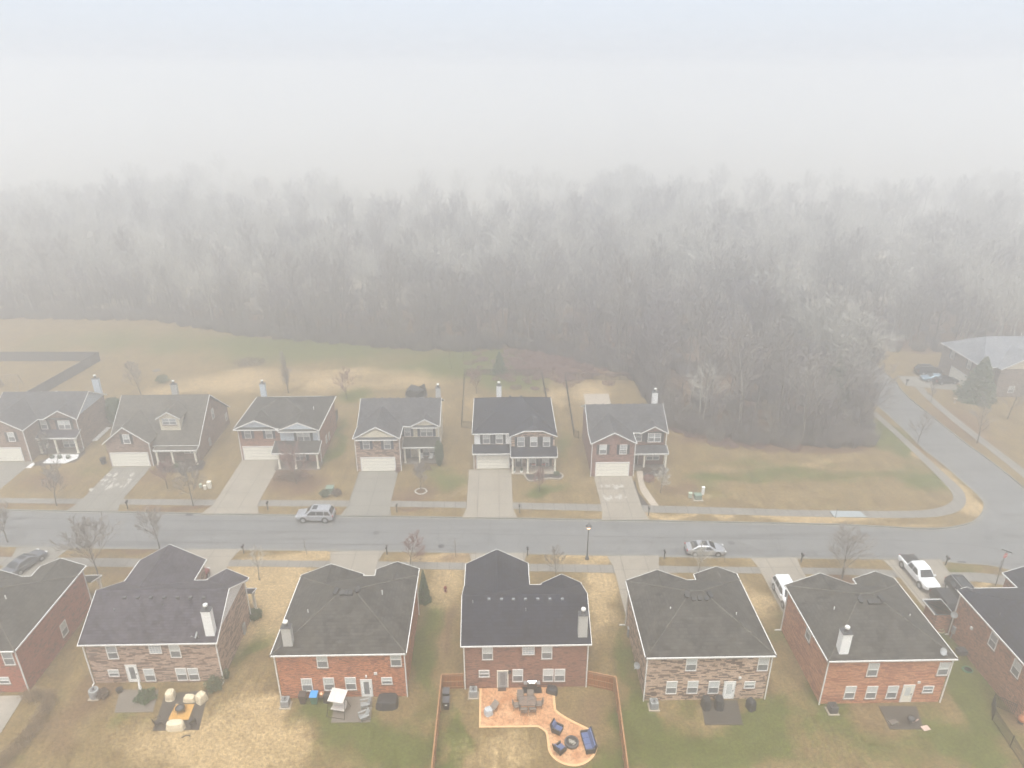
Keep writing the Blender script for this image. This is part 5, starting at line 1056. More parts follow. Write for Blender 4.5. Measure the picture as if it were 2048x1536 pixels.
def bin_(px, py, label, m, lid, h=1.05, w=.6, name='wheelie_bin', grp=None):
    x, y = G(px,py); T = thing(name, label, 'bin', (x,y,0), grp); b = MB()
    loft(b, [[(x-w*a,y-w*a*1.1,z),(x+w*a,y-w*a*1.1,z),(x+w*a,y+w*a*1.1,z),(x-w*a,y+w*a*1.1,z)] for a, z in ((.38,.06),(.5,h-.1),(.53,h-.1),(.53,h))]); b.build('bin_body', m, T)
    l = MB(); l.obox((x,y-.02,h+.035), w*1.08,w*1.25,.06, 0,.03); l.build('lid', lid, T, bev=.02); MB().tube((x-w*.4,y+w*.6,h-.02),(x+w*.4,y+w*.6,h-.02),.025).build('handle', m, T)
    for s in (-1,1): MB().tube((x+s*w*.36,y+w*.45,.12),(x+s*w*.46,y+w*.45,.12),.12).build('wheel', M['rubber'], T)
    return T
bin_(607,1405,'dark brown wheeled bin against the orange-red brick wall', plain('bin_brown',(.06,.04,.035),.6), plain('bin_brown_lid',(.05,.035,.03),.6))
bin_(630,1405,'green recycling bin with a bright blue lid', plain('bin_green',(.03,.14,.09),.6), plain('lid_blue',(.05,.28,.62),.45), w=.66)
bin_(893,1398,'black bin by the wooden fence, the one nearer the house', M['black'], plain('lid_grey',(.07,.07,.08),.5)); bin_(893,1416,'black bin by the wooden fence with a white sticker, the one nearer the photographer', M['black'], plain('lid_grey2',(.06,.06,.07),.5))
x, y = G(893,1416); MB().obox((x,y-.37,.75),.22,.012,.12).build('sticker', M['white'], [o for o in C.objects if o.get('label','').startswith('black bin by the wooden fence with a white')][0])
def covered(px, py, label, w, d, h, m, rz=0, name='covered_grill', cat='grill cover', seed=0, top=.82, lean=0.):
    x, y = G(px,py); rs = random.Random(seed+int(px)); mb = MB(); n = 14; secs = []
    for k, (a, z) in enumerate(((1.06,0.01),(1.0,.25),(.97,.6),(.9,.85),(top,.97),(top*.6,1.02))):
        ring = []
        for i in range(n):
            t_ = 2*math.pi*i/n; cx, sy = math.cos(t_), math.sin(t_); e = .55
            u = math.copysign(abs(cx)**e, cx)*w/2*a; v = math.copysign(abs(sy)**e, sy)*d/2*a; j_ = rs.uniform(.93,1.06)
            ring.append((u*j_+lean*z*h, v*j_, z*h*rs.uniform(.95,1.04)))
        secs.append(ring)
    loft(mb, secs); mo = Matrix.Rotation(rz,3,'Z'); mb.v = [tuple(mo @ Vector(p) + Vector((x,y,.0))) for p in mb.v]
    o = mb.build(name, m, smooth=False); tag(o, label, cat); return o
covered(1411,1414,'left of the two black covered grills beside the white door',.8,1.0,1.15,M['cover'],.1); covered(1437,1414,'right of the two black covered grills beside the white door',.8,1.0,1.15,M['cover'],-.1)
covered(1501,1416,'black covered grill alone on the green grass right of the dark patio',.75,.9,1.1,M['cover'],.3,top=.6)
covered(775,1408,'wide round black-covered table against the orange-red brick house',2.0,1.5,.8,M['cover'],0,'covered_table','table cover'); covered(1104,1384,'low black crumpled cover at the corner of the orange patio',1.1,.8,.6,M['cover'],-.3,'covered_item','cover',top=.6)
covered(342,1396,'cream-covered armchair, leftmost of the covered seats round the orange rug',.85,.95,.85,M['covercream'],.1,'covered_armchair','armchair cover'); covered(380,1400,'cream-covered low footstool between two covered armchairs',1.1,.7,.5,M['covercream'],-.1,'covered_footstool','footstool cover'); covered(404,1402,'cream-covered tall armchair at the right, behind the orange rug',.85,.95,.95,M['covercream'],-.5,'covered_armchair','armchair cover'); covered(352,1456,'cream-covered loveseat in front of the orange rug',1.6,.8,.75,M['covercream'],0,'covered_loveseat','loveseat cover')
covered(655,1402,'black covered grill right of the blue-lidded bin',.7,.6,.9,M['cover'],0)
tag(MB().prism([G(352,1409),G(389,1409),G(377,1440),G(336,1440)], .018, .045).build('rug', plain('rug_orange',(.50,.27,.07),.9,var=.1)), 'orange rectangular rug under the fire bowl', 'rug')
def fire_bowl(px, py, label, r=.4, pit=False):
    x, y = G(px,py); T = thing('fire_pit', label, 'fire pit', (x,y,0)); z = .05
    if pit:
        MB().lathe((x,y,z), [(.62,0),(.64,.28),(.60,.30),(.50,.30),(.48,.08)], 24).build('ring', M['darkgrey'], T); rs = random.Random(4); a = MB()
        for k in range(16): t_ = rs.uniform(0,6.28); q = rs.uniform(0,.38); a.obox((x+q*math.cos(t_),y+q*math.sin(t_),z+.16+rs.uniform(0,.06)), .22,.07,.06, rs.uniform(0,3), 0, .2)
        a.build('logs', M['bark_pale'], T); MB().lathe((x,y,z+.06), [(.48,0),(.48,.05)], 20).build('ash', M['mulch'], T)
    else:
        MB().lathe((x,y,z+.28), [(.12,0),(r*.8,.08),(r,.2),(r+.04,.2),(r+.04,.23),(r-.02,.22),(r*.8,.12),(.1,.05)], 20).build('bowl', M['black'], T); MB().lathe((x,y,z+.5), [(r,0),(r*.9,.1),(r*.5,.2),(.04,.25)], 16).build('mesh_lid', M['darkgrey'], T)
        for k in range(3): a = k*2.1; MB().path([(x+math.cos(a)*r*.7,y+math.sin(a)*r*.7,z+.34),(x+math.cos(a)*r*.95,y+math.sin(a)*r*.95,z)], .02).build('leg', M['black'], T)
        rg = MB(); rg.path([(x+(r+.16)*math.cos(k*.35),y+(r+.16)*math.sin(k*.35),z+.5) for k in range(19)], .015, 5); rg.build('ring', M['black'], T)
fire_bowl(362,1424,'round black fire bowl in the middle of the orange rug'); fire_bowl(1143,1488,'round fire pit with logs between the blue armchairs and sofa',pit=True)
fire_bowl(1820,1446,'small black fire bowl on the dark patio of the salmon house', .3)
def chair(px, py, rz, label, m, seat=None, name='patio_chair', w=.6, grp=None, arms=True, back=.5, par=None, mesh=True, z0=.05, legm=None):
    T = thing(name, label, 'chair', (0,0,0), grp); lm = legm or m; s = .42
    MB().box(-w/2,w/2,-.28,.28,s-.04,s).build('seat', seat or m, T); b = MB(); b.extr([(-w/2,.26,s),(w/2,.26,s),(w/2,.26+back*.35,s+back),(-w/2,.26+back*.35,s+back)], (0,.03,0)); b.build('backrest', seat or m, T)
    for sx in (-1,1):
        for sy in (-1,1): MB().path([(sx*(w/2-.01),sy*.26,s),(sx*(w/2+.03),sy*.32,0)], .017).build('leg', lm, T)
        if arms: MB().path([(sx*(w/2+.02),-.3,s-.02),(sx*(w/2+.03),-.3,s+.22),(sx*(w/2+.03),.3,s+.25)], .02).build('armrest', lm, T)
    x, y = G(px,py); T.location = (x,y,z0); T.rotation_euler = (0,0,rz); return T
M['mesh'] = plain('sling_mesh',(.20,.165,.14),.8,var=.15); M['bronze'] = plain('bronze_frame',(.05,.042,.038),.5)
DG = 'mesh sling chairs round the patio dining table'
for px, py, rz, lb in ((1041,1402,0,'mesh dining chair behind the table on its left'),(1061,1402,0,'mesh dining chair behind the table on its right'),(1034,1417,R(90),'mesh dining chair at the left end of the table'),(1077,1414,R(-90),'mesh dining chair at the right end of the table'),(1048,1427,R(180),'mesh dining chair in front of the table on its left'),(1065,1426,R(180),'mesh dining chair in front of the table on its right')):
    chair(px, py, rz, lb, M['bronze'], M['mesh'], grp=DG)
x, y = G(1055,1414); T = thing('patio_table', 'dark metal dining table with glass top on the orange patio', 'table', (0,0,0)); f = MB(); tw, td = .82,.55
f.path([(-tw,-td+.15,.72),(-tw+.15,-td,.72),(tw-.15,-td,.72),(tw,-td+.15,.72),(tw,td-.15,.72),(tw-.15,td,.72),(-tw+.15,td,.72),(-tw,td-.15,.72),(-tw,-td+.15,.72)], .028); f.path([(0,-td,.72),(0,td,.72)], .02); f.build('frame', M['bronze'], T)
gt = NT('table_glass'); gt.b.inputs['Alpha'].default_value = .35; MB().box(-tw+.03,tw-.03,-td+.03,td-.03,.71,.725).build('tabletop', gt.fin((.25,.22,.2),.1), T)
for sx in (-1,1):
    for sy in (-1,1): MB().path([(sx*(tw-.12),sy*(td-.12),.72),(sx*(tw-.05),sy*(td-.05),0)], .025).build('leg', M['bronze'], T)
T.location = (x,y,.05)
# chaise with towel-like cover
T = thing('lounge_chair', 'mesh lounge chair with a pale grey cover thrown over it on the orange patio', 'chair', (0,0,0)); MB().box(-.32,.32,-.3,.3,.38,.42).build('seat', M['mesh'], T); MB().extr([(-.32,.3,.42),(.32,.3,.42),(.32,.75,.8),(-.32,.75,.8)],(0,.03,-.03)).build('backrest', M['mesh'], T)
for sx in (-1,1):
    for sy in (-1,1): MB().path([(sx*.31,sy*.28,.4),(sx*.36,sy*.36,0)],.018).build('leg', M['bronze'], T)
T.location = (*G(982,1424),.05); T.rotation_euler = (0,0,R(-50))
cv = covered(977,1428,'pale grey cover draped on the seat of the mesh lounge chair',.75,.75,.62,plain('grey_cloth',(.42,.44,.45),.8,bump=.6),.5,'chair_cover','cover',top=.8); cv.location.z = .05
M['blue'] = plain('cushion_blue',(.075,.11,.23),.85,var=.12); M['wicker'] = plain('wicker',(.03,.027,.027),.7,var=.4,scale=20)
def wicker_seat(px, py, rz, label, n=1, name='armchair'):
    T = thing(name, label, 'sofa' if n > 1 else 'armchair', (0,0,0)); w = .62*n; b = MB(); b.box(-w/2-.1,w/2+.1,-.38,.36,.12,.36)
    for s in (-1,1): b.box(min(s*w/2,s*(w/2+.12)),max(s*w/2,s*(w/2+.12)),-.40,.38,.361,.62)
    b.extr([(-w/2-.12,.30,.1),(w/2+.12,.30,.1),(w/2+.12,.52,.98),(-w/2-.12,.52,.98)],(0,.08,0)); b.build('frame', M['wicker'], T)
    for sx in (-1,1):
        for sy in (-1,1): MB().tube((sx*w/2,sy*.33,.12),(sx*w/2,sy*.33,0),.03).build('leg', M['wicker'], T)
    for k in range(n):
        x0 = -w/2+.62*k+.01; MB().box(x0,x0+.60,-.38,.26,.362,.48).build('seat_cushion', M['blue'], T, bev=.04)
        MB().extr([(x0,.20,.49),(x0+.6,.20,.49),(x0+.6,.36,.95),(x0,.36,.95)],(0,.1,0)).build('back_cushion', M['blue'], T)
    T.location = (*G(px,py),.05); T.rotation_euler = (0,0,rz); return T
wicker_seat(1115,1464,R(60),'blue-cushioned wicker armchair, the one nearer the dining table'); wicker_seat(1120,1503,R(130)+.0,'blue-cushioned wicker armchair, the one nearer the bottom edge'); wicker_seat(1175,1490,R(-82),'wicker sofa with three blue cushions beside the fire pit',3,'sofa')
# grill on mat
x, y = G(1064,1384); tag(MB().prism([(x-.95,y-.2),(x+.95,y-.2),(x+.85,y+1.15),(x-.85,y+1.15)],.05,.064).build('grill_mat', M['black']), 'black mat under the stainless grill on the orange patio', 'mat')
T = thing('gas_grill', 'stainless gas grill against the central brown house', 'grill', (x,y,0)); MB().box(x-.45,x+.45,y+.1,y+.6,.15,.85).build('cabinet', M['black'], T); h_ = MB(); n=8
loft(h_, [[(xx,y+.1,.87),(xx,y+.62,.87)]+[(xx,y+.36+.26*math.cos(math.pi*i/n),.95+.24*math.sin(math.pi*i/n)) for i in range(n+1)] for xx in (x-.42,x+.42)]); ld = h_.build('lid', M['chrome'], T); MB().tube((x-.3,y+.06,1.05),(x+.3,y+.06,1.05),.02).build('handle', M['chrome'], ld)
for s in (-1,1):
    MB().box(min(x+s*.46,x+s*.8),max(x+s*.46,x+s*.8),y+.12,y+.58,.82,.86).build('side_shelf', M['metal'], T); MB().tube((x+s*.42,y+.12,.12),(x+s*.36,y+.12,.12),.1).build('wheel', M['rubber'], T)
x, y = G(1004,1379); tag(MB().box(x-.4,x+.4,y-.25,y+.25,.05,.085).build('door_mat', plain('mat_brown',(.07,.045,.035),.9)), 'dark doormat below the grey back door of the central house', 'mat')
# canopy swing, adirondack chairs
T = thing('canopy_swing', 'garden swing seat with a pale tilted canopy on the concrete patio', 'swing', (0,0,0)); m_ = plain('swing_fabric',(.58,.54,.50),.8,var=.05)
MB().slab([(-.75,-.5,1.72),(.75,-.5,1.72),(.75,.75,2.05),(-.75,.75,2.05)],.06).build('canopy', m_, T); MB().slab([(-.65,-.28,.5),(.65,-.28,.5),(.65,.25,.46),(-.65,.25,.46)],.08).build('seat', m_, T); MB().extr([(-.65,.25,.46),(.65,.25,.46),(.65,.42,1.0),(-.65,.42,1.0)],(0,.05,0)).build('backrest', m_, T)
for s in (-1,1):
    MB().path([(s*.85,-.75,0),(s*.78,0,1.85),(s*.85,.75,0)],.028).build('frame', M['bronze'], T); MB().path([(s*.7,0,1.8),(s*.66,-.1,.5)],.012).build('hanger', M['bronze'], T)
MB().path([(-.85,-.75,.03),(.85,-.75,.03)],.025).build('frame', M['bronze'], T); T.location = (*G(678,1424),.06); T.rotation_euler = (0,0,R(-12))
def adirondack(px, py, rz, label):
    T = thing('adirondack_chair', label, 'chair', (0,0,0), 'grey adirondack chairs'); m_ = M['acgrey']
    st = MB(); [st.obox((0,-.35+.11*k,.36-.02*k), .55,.09,.025, 0,-.2) for k in range(6)]; st.build('seat', m_, T)
    bk = MB(); [bk.extr([(-.26+.105*k,.2,.28),(-.26+.105*k+.09,.2,.28),(-.26+.105*k+.09,.55,1.0-.05*abs(k-2)),(-.26+.105*k,.55,1.0-.05*abs(k-2))],(0,.02,0)) for k in range(5)]; bk.build('backrest', m_, T)
    for s in (-1,1):
        MB().box(min(s*.28,s*.42),max(s*.28,s*.42),-.42,.42,.56,.585).build('armrest', m_, T); MB().box(min(s*.29,s*.33),max(s*.29,s*.33),-.4,-.32,0,.56).build('leg', m_, T); MB().extr([(s*.30,-.35,.36),(s*.30,.5,.02),(s*.30,.6,.02),(s*.30,-.35,.26)],(s*.025,0,0)).build('leg', m_, T)
    T.location = (*G(px,py),.06); T.rotation_euler = (0,0,rz)
adirondack(731,1414,R(-75),'grey wooden adirondack chair on the concrete patio, the one nearer the house'); adirondack(728,1438,R(-62),'grey wooden adirondack chair on the concrete patio, the one nearer the photographer')
x, y = G(645,1400); T = thing('kettle_grill', 'small copper kettle grill right of the blue-lidded bin', 'grill', (x,y,0)); MB().lathe((x,y,.55), [(.05,0),(.25,.12),(.29,.25),(.25,.38),(.08,.47),(.02,.5)],16).build('kettle', plain('copper',(.48,.24,.13),.4,.5), T); [MB().path([(x+.2*math.cos(a),y+.2*math.sin(a),.62),(x+.3*math.cos(a),y+.3*math.sin(a),0)],.015).build('leg', M['black'], T) for a in (0,2.1,4.2)]
# dark metal chairs at the pink house
chair(318,1450,R(130),'dark metal chair left of the cream-covered loveseat',M['bronze'],M['wicker'],z0=.02); chair(384,1450,R(-130),'dark metal chair right of the cream-covered loveseat',M['bronze'],M['wicker'],z0=.02)
x, y = G(285,1392); T = thing('patio_umbrella', 'folded white patio umbrella beside the white back door', 'umbrella', (x,y,0)); MB().lathe((x,y,.9),[(.11,0),(.14,.15),(.10,.7),(.03,1.1)],10).build('canopy', M['white'], T); MB().tube((x,y,0),(x,y,2.05),.02).build('pole', M['metal'], T); MB().lathe((x,y,.02),[(.25,0),(.25,.06),(.05,.1)],12).build('base', M['darkgrey'], T)
x, y = G(371,1473); tag(MB().path([(x-.3,y-.15,.03),(x,y+.05,.08),(x+.35,y+.1,.03),(x+.4,y-.02,.02)],.05,5).build('fallen_branch', M['bark_dark']), 'short dark branch lying on the straw grass in front of the covered loveseat', 'branch')
x, y = G(240,1384); T = thing('planter', 'black round planter by the wall left of the white back door', 'planter', (x,y,0)); MB().lathe((x,y,0),[(.22,0),(.32,.35),(.34,.4),(.28,.4)],14).build('pot', M['black'], T)
# junk on E patio
x, y = G(1786,1446); tag(MB().obox((x,y,.12),.8,.45,.18,.3).build('paver_stack', plain('paver',(.12,.10,.085),.9),bev=.03), 'dark flat stones piled on the left of the dark patio', 'stones'); x, y = G(1829,1446); tag(MB().obox((x,y,.25),.3,.08,.7,.6,.5).build('board', plain('board_pink',(.50,.33,.27),.8)), 'pinkish board leaning by the small fire bowl', 'board'); x, y = G(1851,1457); tag(MB().obox((x,y,.05),.7,.5,.06,.2).build('paver', plain('paver_pink',(.52,.38,.32),.8)), 'pale pink square slab lying at the corner of the dark patio', 'paver')
# chiminea at the far right
x, y = G(2042,1446); T = thing('chiminea', 'terracotta chiminea behind the black metal fence at the right edge', 'chiminea', (x,y,0)); MB().lathe((x,y,.2),[(.18,0),(.33,.15),(.36,.4),(.26,.65),(.14,.8),(.13,1.05),(.17,1.08)],18).build('pot', plain('terracotta',(.45,.17,.08),.8), T); MB().lathe((x,y,.0),[(.25,0),(.3,.03),(.2,.2)],10).build('stand', M['black'], T)
# tree ring, porch furniture, planters
x, y = G(842,983); rg = MB(); rs = random.Random(2)
for k in range(16): a = k*.3927; q_ = rs.uniform(.72,.84); rg.obox((x+q_*math.cos(a),y+q_*math.sin(a),.05),.26,.15,.11,a+1.57+rs.uniform(-.2,.2))
tag(rg.build('stone_ring', plain('ring_stone',(.42,.40,.36),.85)), 'pale stone ring around the small tree in front of the pink brick house', 'stone edging')
rg = MB(); ed = spline([G(1047,945),G(1052,957),G(1060,963),G(1078,961),G(1098,958),G(1118,959),G(1126,953),G(1120,947)],5)
for a, b in zip(ed, ed[1:]): rg.obox(((a[0]+b[0])/2,(a[1]+b[1])/2,.09), math.hypot(b[0]-a[0],b[1]-a[1])*.94,.22,.2, math.atan2(b[1]-a[1],b[0]-a[0]))
tag(rg.build('stone_border', plain('border_stone',(.30,.26,.21),.85)), 'curved stone border of the mulch bed at the porch with pink chairs', 'stone edging')
M['pinkc'] = plain('pink_cushion',(.55,.22,.20),.8)
chair(1067,935,R(10),'pink-and-white porch chair, left one on the porch of the white-sided house',M['white'],M['pinkc'],z0=.14,grp='porch chairs with pink seats'); chair(1087,935,R(-10),'pink-and-white porch chair, right one on the porch of the white-sided house',M['white'],M['pinkc'],z0=.14,grp='porch chairs with pink seats')
chair(843,921,R(15),'white-cushioned porch chair, left one beside the tall evergreen',M['bronze'],M['white'],z0=.14,grp='porch chairs with white seats'); chair(862,921,R(-15),'white-cushioned porch chair, right one beside the tall evergreen',M['bronze'],M['white'],z0=.14,grp='porch chairs with white seats')
# trampoline-like dark heap behind H4, play set far left
x, y = G(833,796); T = thing('trampoline', 'dark collapsed trampoline with tattered net behind the pink brick house', 'trampoline', (x,y,0)); MB().lathe((x,y,.75),[(2.0,0),(2.05,.05),(2.0,.1)],24).build('mat', M['cover'], T); [MB().path([(x+1.9*math.cos(a),y+1.9*math.sin(a),.8),(x+2.0*math.cos(a),y+2.*math.sin(a),0)],.03).build('leg', M['metal'], T) for a in (0,1.05,2.1,3.15,4.2,5.25)]
nt_ = MB(); rs = random.Random(8); ps = [(x+1.9*math.cos(a*.7),y+1.9*math.sin(a*.7),.8+rs.uniform(.5,1.6)) for a in range(10)]
for i in range(9): a, b = ps[i], ps[i+1]; nt_.add([a,b,(b[0],b[1],.8),(a[0],a[1],.8)],[(0,1,2,3)]); nt_.path([(a[0],a[1],.8),a],.025)
nt_.add([ps[0],ps[3],ps[5]],[(0,1,2)]); nt_.build('net', M['cover'], T, recalc=False)
x, y = G(15,775); T = thing('play_set', 'wooden play set with swing frame in the fog at the left edge', 'play set', (x,y,0)); wd = plain('play_wood',(.25,.2,.15),.8)
for dx in (-1.2,2.6): MB().path([(x+dx,y-1.,0),(x+dx,y,2.6),(x+dx,y+1.,0)],.07).build('frame', wd, T)
MB().tube((x-1.2,y,2.6),(x+2.6,y,2.6),.07).build('beam', wd, T); MB().box(x-3,x-1.5,y-.8,y+.8,1.2,1.3).build('platform', wd, T); MB().extr([(x-3.1,y-1,2.6),(x-1.4,y-1,2.6),(x-2.25,y-1,3.3)],(0,2,0)).build('roof', plain('play_roof',(.3,.34,.36),.7), T); [MB().box(x+a-.06,x+a+.06,y+b-.06,y+b+.06,0,2.6).build('post', wd, T) for a in (-3,-1.5) for b in (-.8,.8)]
for dx in (0,1.3): MB().path([(x+dx,y,2.6),(x+dx-.1,y,.6),(x+dx+.3,y,.6),(x+dx+.3,y,2.6)],.02).build('swing', M['black'], T)
# stepped white edging beside H1
m_ = MB(); p = Vector((*G(190,882),0)); q = Vector((*G(217,857),0))
for k in range(12): c = p+(q-p)*k/11; m_.obox((c.x,c.y,.12),.75,.12,.18,.1)
tag(m_.build('garden_edging', M['white']), 'row of white edging bars beside the first house across the street', 'edging')
bin_(208,928,'dark bin on the left of the story-and-a-half house', M['shutter'], M['black'])
x, y = G(1909,806); T = thing('bird_bath', 'small pale bird bath on the lawn beyond the side road', 'bird bath', (x,y,0)); MB().lathe((x,y,0),[(.2,0),(.08,.15),(.07,.7),(.32,.8),(.34,.88),(.28,.85)],14).build('basin', M['slab'], T)
# ------------------------------------------------------------------ bare winter trees
def rot_about(v, ax, a): return (Matrix.Rotation(a, 3, ax) @ v)
def bare_tree(h, spread, seed, trunk_frac=.24, nl=11, nb=9, nt=10, r0=None, lean=(0,0), upright=.35, twig=.015, col=False, droop=0.):
    """returns (trunk MB, crown MB) with origin at the base"""
    rs = random.Random(seed); T, K = MB(), MB(); r0 = r0 or h*.013
    wob = .25 if col else 1.
    n = 9; p = Vector((0,0,-.1)); d = Vector((lean[0],lean[1],1)).normalized(); pts = [(p.copy(), r0)]
    for i in range(n):
        d = (d + Vector((rs.uniform(-.07,.07)*wob,rs.uniform(-.07,.07)*wob,.03))).normalized(); p = p + d*h*.86/n; pts.append((p.copy(), r0*(1-.88*(i+1)/n)))
    for (a, ra), (b, rb) in zip(pts, pts[1:]): T.tube(a, b, ra, rb, 6, False)
    def along(pts, t):
        f = t*(len(pts)-1); i = min(int(f), len(pts)-2); return pts[i][0].lerp(pts[i+1][0], f-i), (pts[i+1][0]-pts[i][0]).normalized(), pts[i][1]*(1-(f-i))+pts[i+1][1]*(f-i)
    def branch(o, d, L, r, k, sides, mb, up):
        q = [(o.copy(), r)]; p = o.copy()
        for i in range(k):
            d = (d + Vector((rs.uniform(-.22,.22),rs.uniform(-.22,.22),rs.uniform(-.1,.2)+up))).normalized(); p = p + d*L/k; q.append((p.copy(), r*(1-.8*(i+1)/k)))
        for (a, ra), (b, rb) in zip(q, q[1:]): mb.tube(a, b, ra, rb, sides, False)
        return q
    def side(d, ang, az):
        t = d.orthogonal().normalized(); t = rot_about(t, d, az); return rot_about(d, t, ang)
    az = rs.uniform(0,6)
    for i in range(nl):
        t = trunk_frac + (1-trunk_frac)*(i+.5)/nl*.98; o, d, r = along(pts, t); az += 2.4
        L = spread*(1.05-.55*((t-trunk_frac)/(1-trunk_frac)))*rs.uniform(.75,1.15); ang = (.35 if col else rs.uniform(.65,1.15))*(1-.3*t)
        q1 = branch(o, side(d, ang, az), L*(1.5 if col else 1), max(r*.6,.02), 5, 4, K, (.16 if not col else .3)*upright*2-droop)
        for j in range(nb):
            t2 = .2+.8*(j+.5)/nb; o2, d2, r2 = along(q1, t2)
            q2 = branch(o2, side(d2, rs.uniform(.4,.9), rs.uniform(0,6.3)), L*.48*(1.15-.5*t2)*rs.uniform(.7,1.2), max(r2*.6,.010), 3, 3, K, .10*upright-droop)
            for m_ in range(nt):
                o3, d3, r3 = along(q2, rs.uniform(.15,1)); d3 = side(d3, rs.uniform(.3,.9), rs.uniform(0,6.3)); L3 = L*.22*rs.uniform(.6,1.3)
                e = o3+d3*L3*.5+Vector((0,0,.04*L3)); e2 = e+(d3+Vector((rs.uniform(-.3,.3),rs.uniform(-.3,.3),.15)))*L3*.5; wv = d3.orthogonal().normalized()*twig
                K.add([o3-wv,o3+wv,e+wv*.7,e-wv*.7,e2],[(0,1,2,3),(3,2,4)])
                for _ in range(2):
                    f = o3.lerp(e2, rs.uniform(.2,.9)); g_ = f+side(d3, rs.uniform(.4,.9), rs.uniform(0,6.3))*L3*.5; K.add([f-wv*.6,f+wv*.6,g_],[(0,1,2)])
    return T, K
def put_tree(px, py, h, spread, label, seed, bark='bark_dark', tw='twig', loc=None, name='bare_tree', cat='tree', group=None, **k):
    x, y = loc or G(px,py); T, K = bare_tree(h, spread, seed, **k); R_ = thing(name, label, cat, (0,0,0), group)
    T.build('trunk', M[bark], R_, recalc=False); K.build('crown', M[tw], R_, recalc=False); R_.location = (x,y,0); return R_
YT = 'young leafless trees along the street'
put_tree(519,1160,4.6,2.0,'small leafless tree on the straw lawn right of the pink brick house',11,tw='twig_pale',bark='bark',nl=7,nb=6,nt=5)
put_tree(197,1153,7.4,4.2,'large leafless tree left of the pink brick house in front of the street',12,twig=.017,nl=13,nb=9,nt=11,upright=.25,trunk_frac=.22)
put_tree(321,1103,6.2,2.8,'leafless tree rising behind the garage roof of the pink brick house',13,tw='twig',nl=12,nb=8,nt=8,upright=.3)
put_tree(15,1083,6.0,2.2,'leafless tree on the near kerb at the left edge',14)
put_tree(821,1128,4.6,2.5,'red-twigged leafless tree behind the orange-red brick house',15,tw='twig_red',nl=9,trunk_frac=.12)
for px, py, h, lb in ((614,1110,2.7,'thin sapling on the near verge left of the orange-red house driveway'),(911,1113,2.9,'thin sapling on the near verge left of the central house'),(1449,1124,2.3,'thin sapling on the near verge at the bonnet of the silver sedan')): put_tree(px,py,h,.5,lb,int(px),nl=5,nb=3,nt=3,trunk_frac=.4)
put_tree(1112,1155,3.9,2.0,'small bare tree behind the central brown house, below the lamp post',16,nl=8,nb=6)
put_tree(1397,1146,3.6,2.2,'faint small bare tree behind the tan mottled house, below the silver sedan',17,tw='twig_pale',nl=7)
put_tree(1684,1158,6.6,3.9,'large spreading bare tree on the near verge between salmon house and street',18,nl=16,nb=10,nt=11,trunk_frac=.2,upright=.25,twig=.012)
put_tree(1991,1171,4.3,.9,'thin bare tree beside the stop sign',19,nl=7,nb=4,nt=4,upright=1.)
put_tree(113,1012,6.3,2.8,'bare tree on the far verge in front of the first house across the street',20); put_tree(387,1012,6.6,2.8,'bare tree on the far verge in front of the story-and-a-half house',21); put_tree(335,977,4.4,2.3,'bare reddish tree in the yard of the story-and-a-half house',22,tw='twig_red'); put_tree(95,912,4.2,1.7,'bare tree beside the white gravel bed',23)
put_tree(593,968,5.6,3.6,'wide red-twigged leafless tree in front of the house with the blue bay',24,tw='twig_red',bark='bark_dark',nl=13,nb=9,nt=8,trunk_frac=.08,upright=.3)
put_tree(842,982,4.7,1.9,'small bare tree inside the pale stone ring',25); put_tree(1079,983,3.5,1.7,'small bare reddish tree below the stone-edged bed',26,tw='twig_red'); put_tree(1321,986,4.2,1.7,'slim bare tree by the curved path of the rightmost house',27,tw='twig_pale')
put_tree(577,786,8.4,1.9,'tall narrow columnar bare tree behind the house with the blue bay',28,col=True,nl=26,nb=8,nt=6,trunk_frac=.08,twig=.016); put_tree(693,797,5.4,3.0,'round red-twigged tree in the back yard between two houses',29,tw='twig_red',trunk_frac=.15,nl=11,nb=8,nt=7,upright=.3); put_tree(953,787,5.0,2.5,'red-twigged tree inside the left corner of the black metal fence',30,tw='twig_red',trunk_frac=.15,nl=10,upright=.4)
put_tree(283,792,7.0,3.0,'faint bare tree behind the story-and-a-half house',31); put_tree(903,738,4.6,.8,'thin staked young tree in the foggy field behind the black fence, left one',32,nl=6,nb=4,nt=3); put_tree(926,722,4.6,.8,'thin staked young tree in the foggy field behind the black fence, right one',33,nl=6,nb=4,nt=3)
put_tree(1835,888,5.6,2.6,'bare tree on the verge between pavement and side road',34,nl=9); put_tree(1954,886,8.0,2.8,'bare tree beyond the side road on the right',35,nl=10); put_tree(1862,806,4.4,1.2,'faint young tree on the lawn in front of the foggy house',36)
put_tree(2015,838,6.5,3.2,'bare tree at the right edge below the foggy house',37,nl=10)
put_tree(1712,858,11.5,5.0,'dark leaning bare tree at the wood corner reaching over the side road',38,lean=(.38,.1),bark='bark_dark',nl=11,nb=9,nt=8,trunk_frac=.3,twig=.018)
put_tree(1478,868,19.5,7.2,'tallest pale-limbed tree rising from the wood edge right of the last house',39,bark='bark_pale',tw='twig',nl=15,nb=11,nt=10,trunk_frac=.34,upright=.75,twig=.022,r0=.30)
put_tree(1606,842,11,3.4,'pale tree with drooping branches in the wood near the side road',40,bark='bark_pale',tw='twig_pale',nl=9,nb=8,nt=6,trunk_frac=.45,twig=.02); put_tree(1398,838,15,2.4,'slim pale-trunked tree in the wood left of the tallest tree',41,bark='bark_pale',tw='twig',nl=10,nb=7,nt=6,trunk_frac=.3,twig=.018)
put_tree(1560,850,10,3.6,'pale forked tree between the tallest tree and the side road',42,bark='bark_pale',tw='twig_pale',nl=8,nb=8,nt=6,trunk_frac=.5,twig=.02)
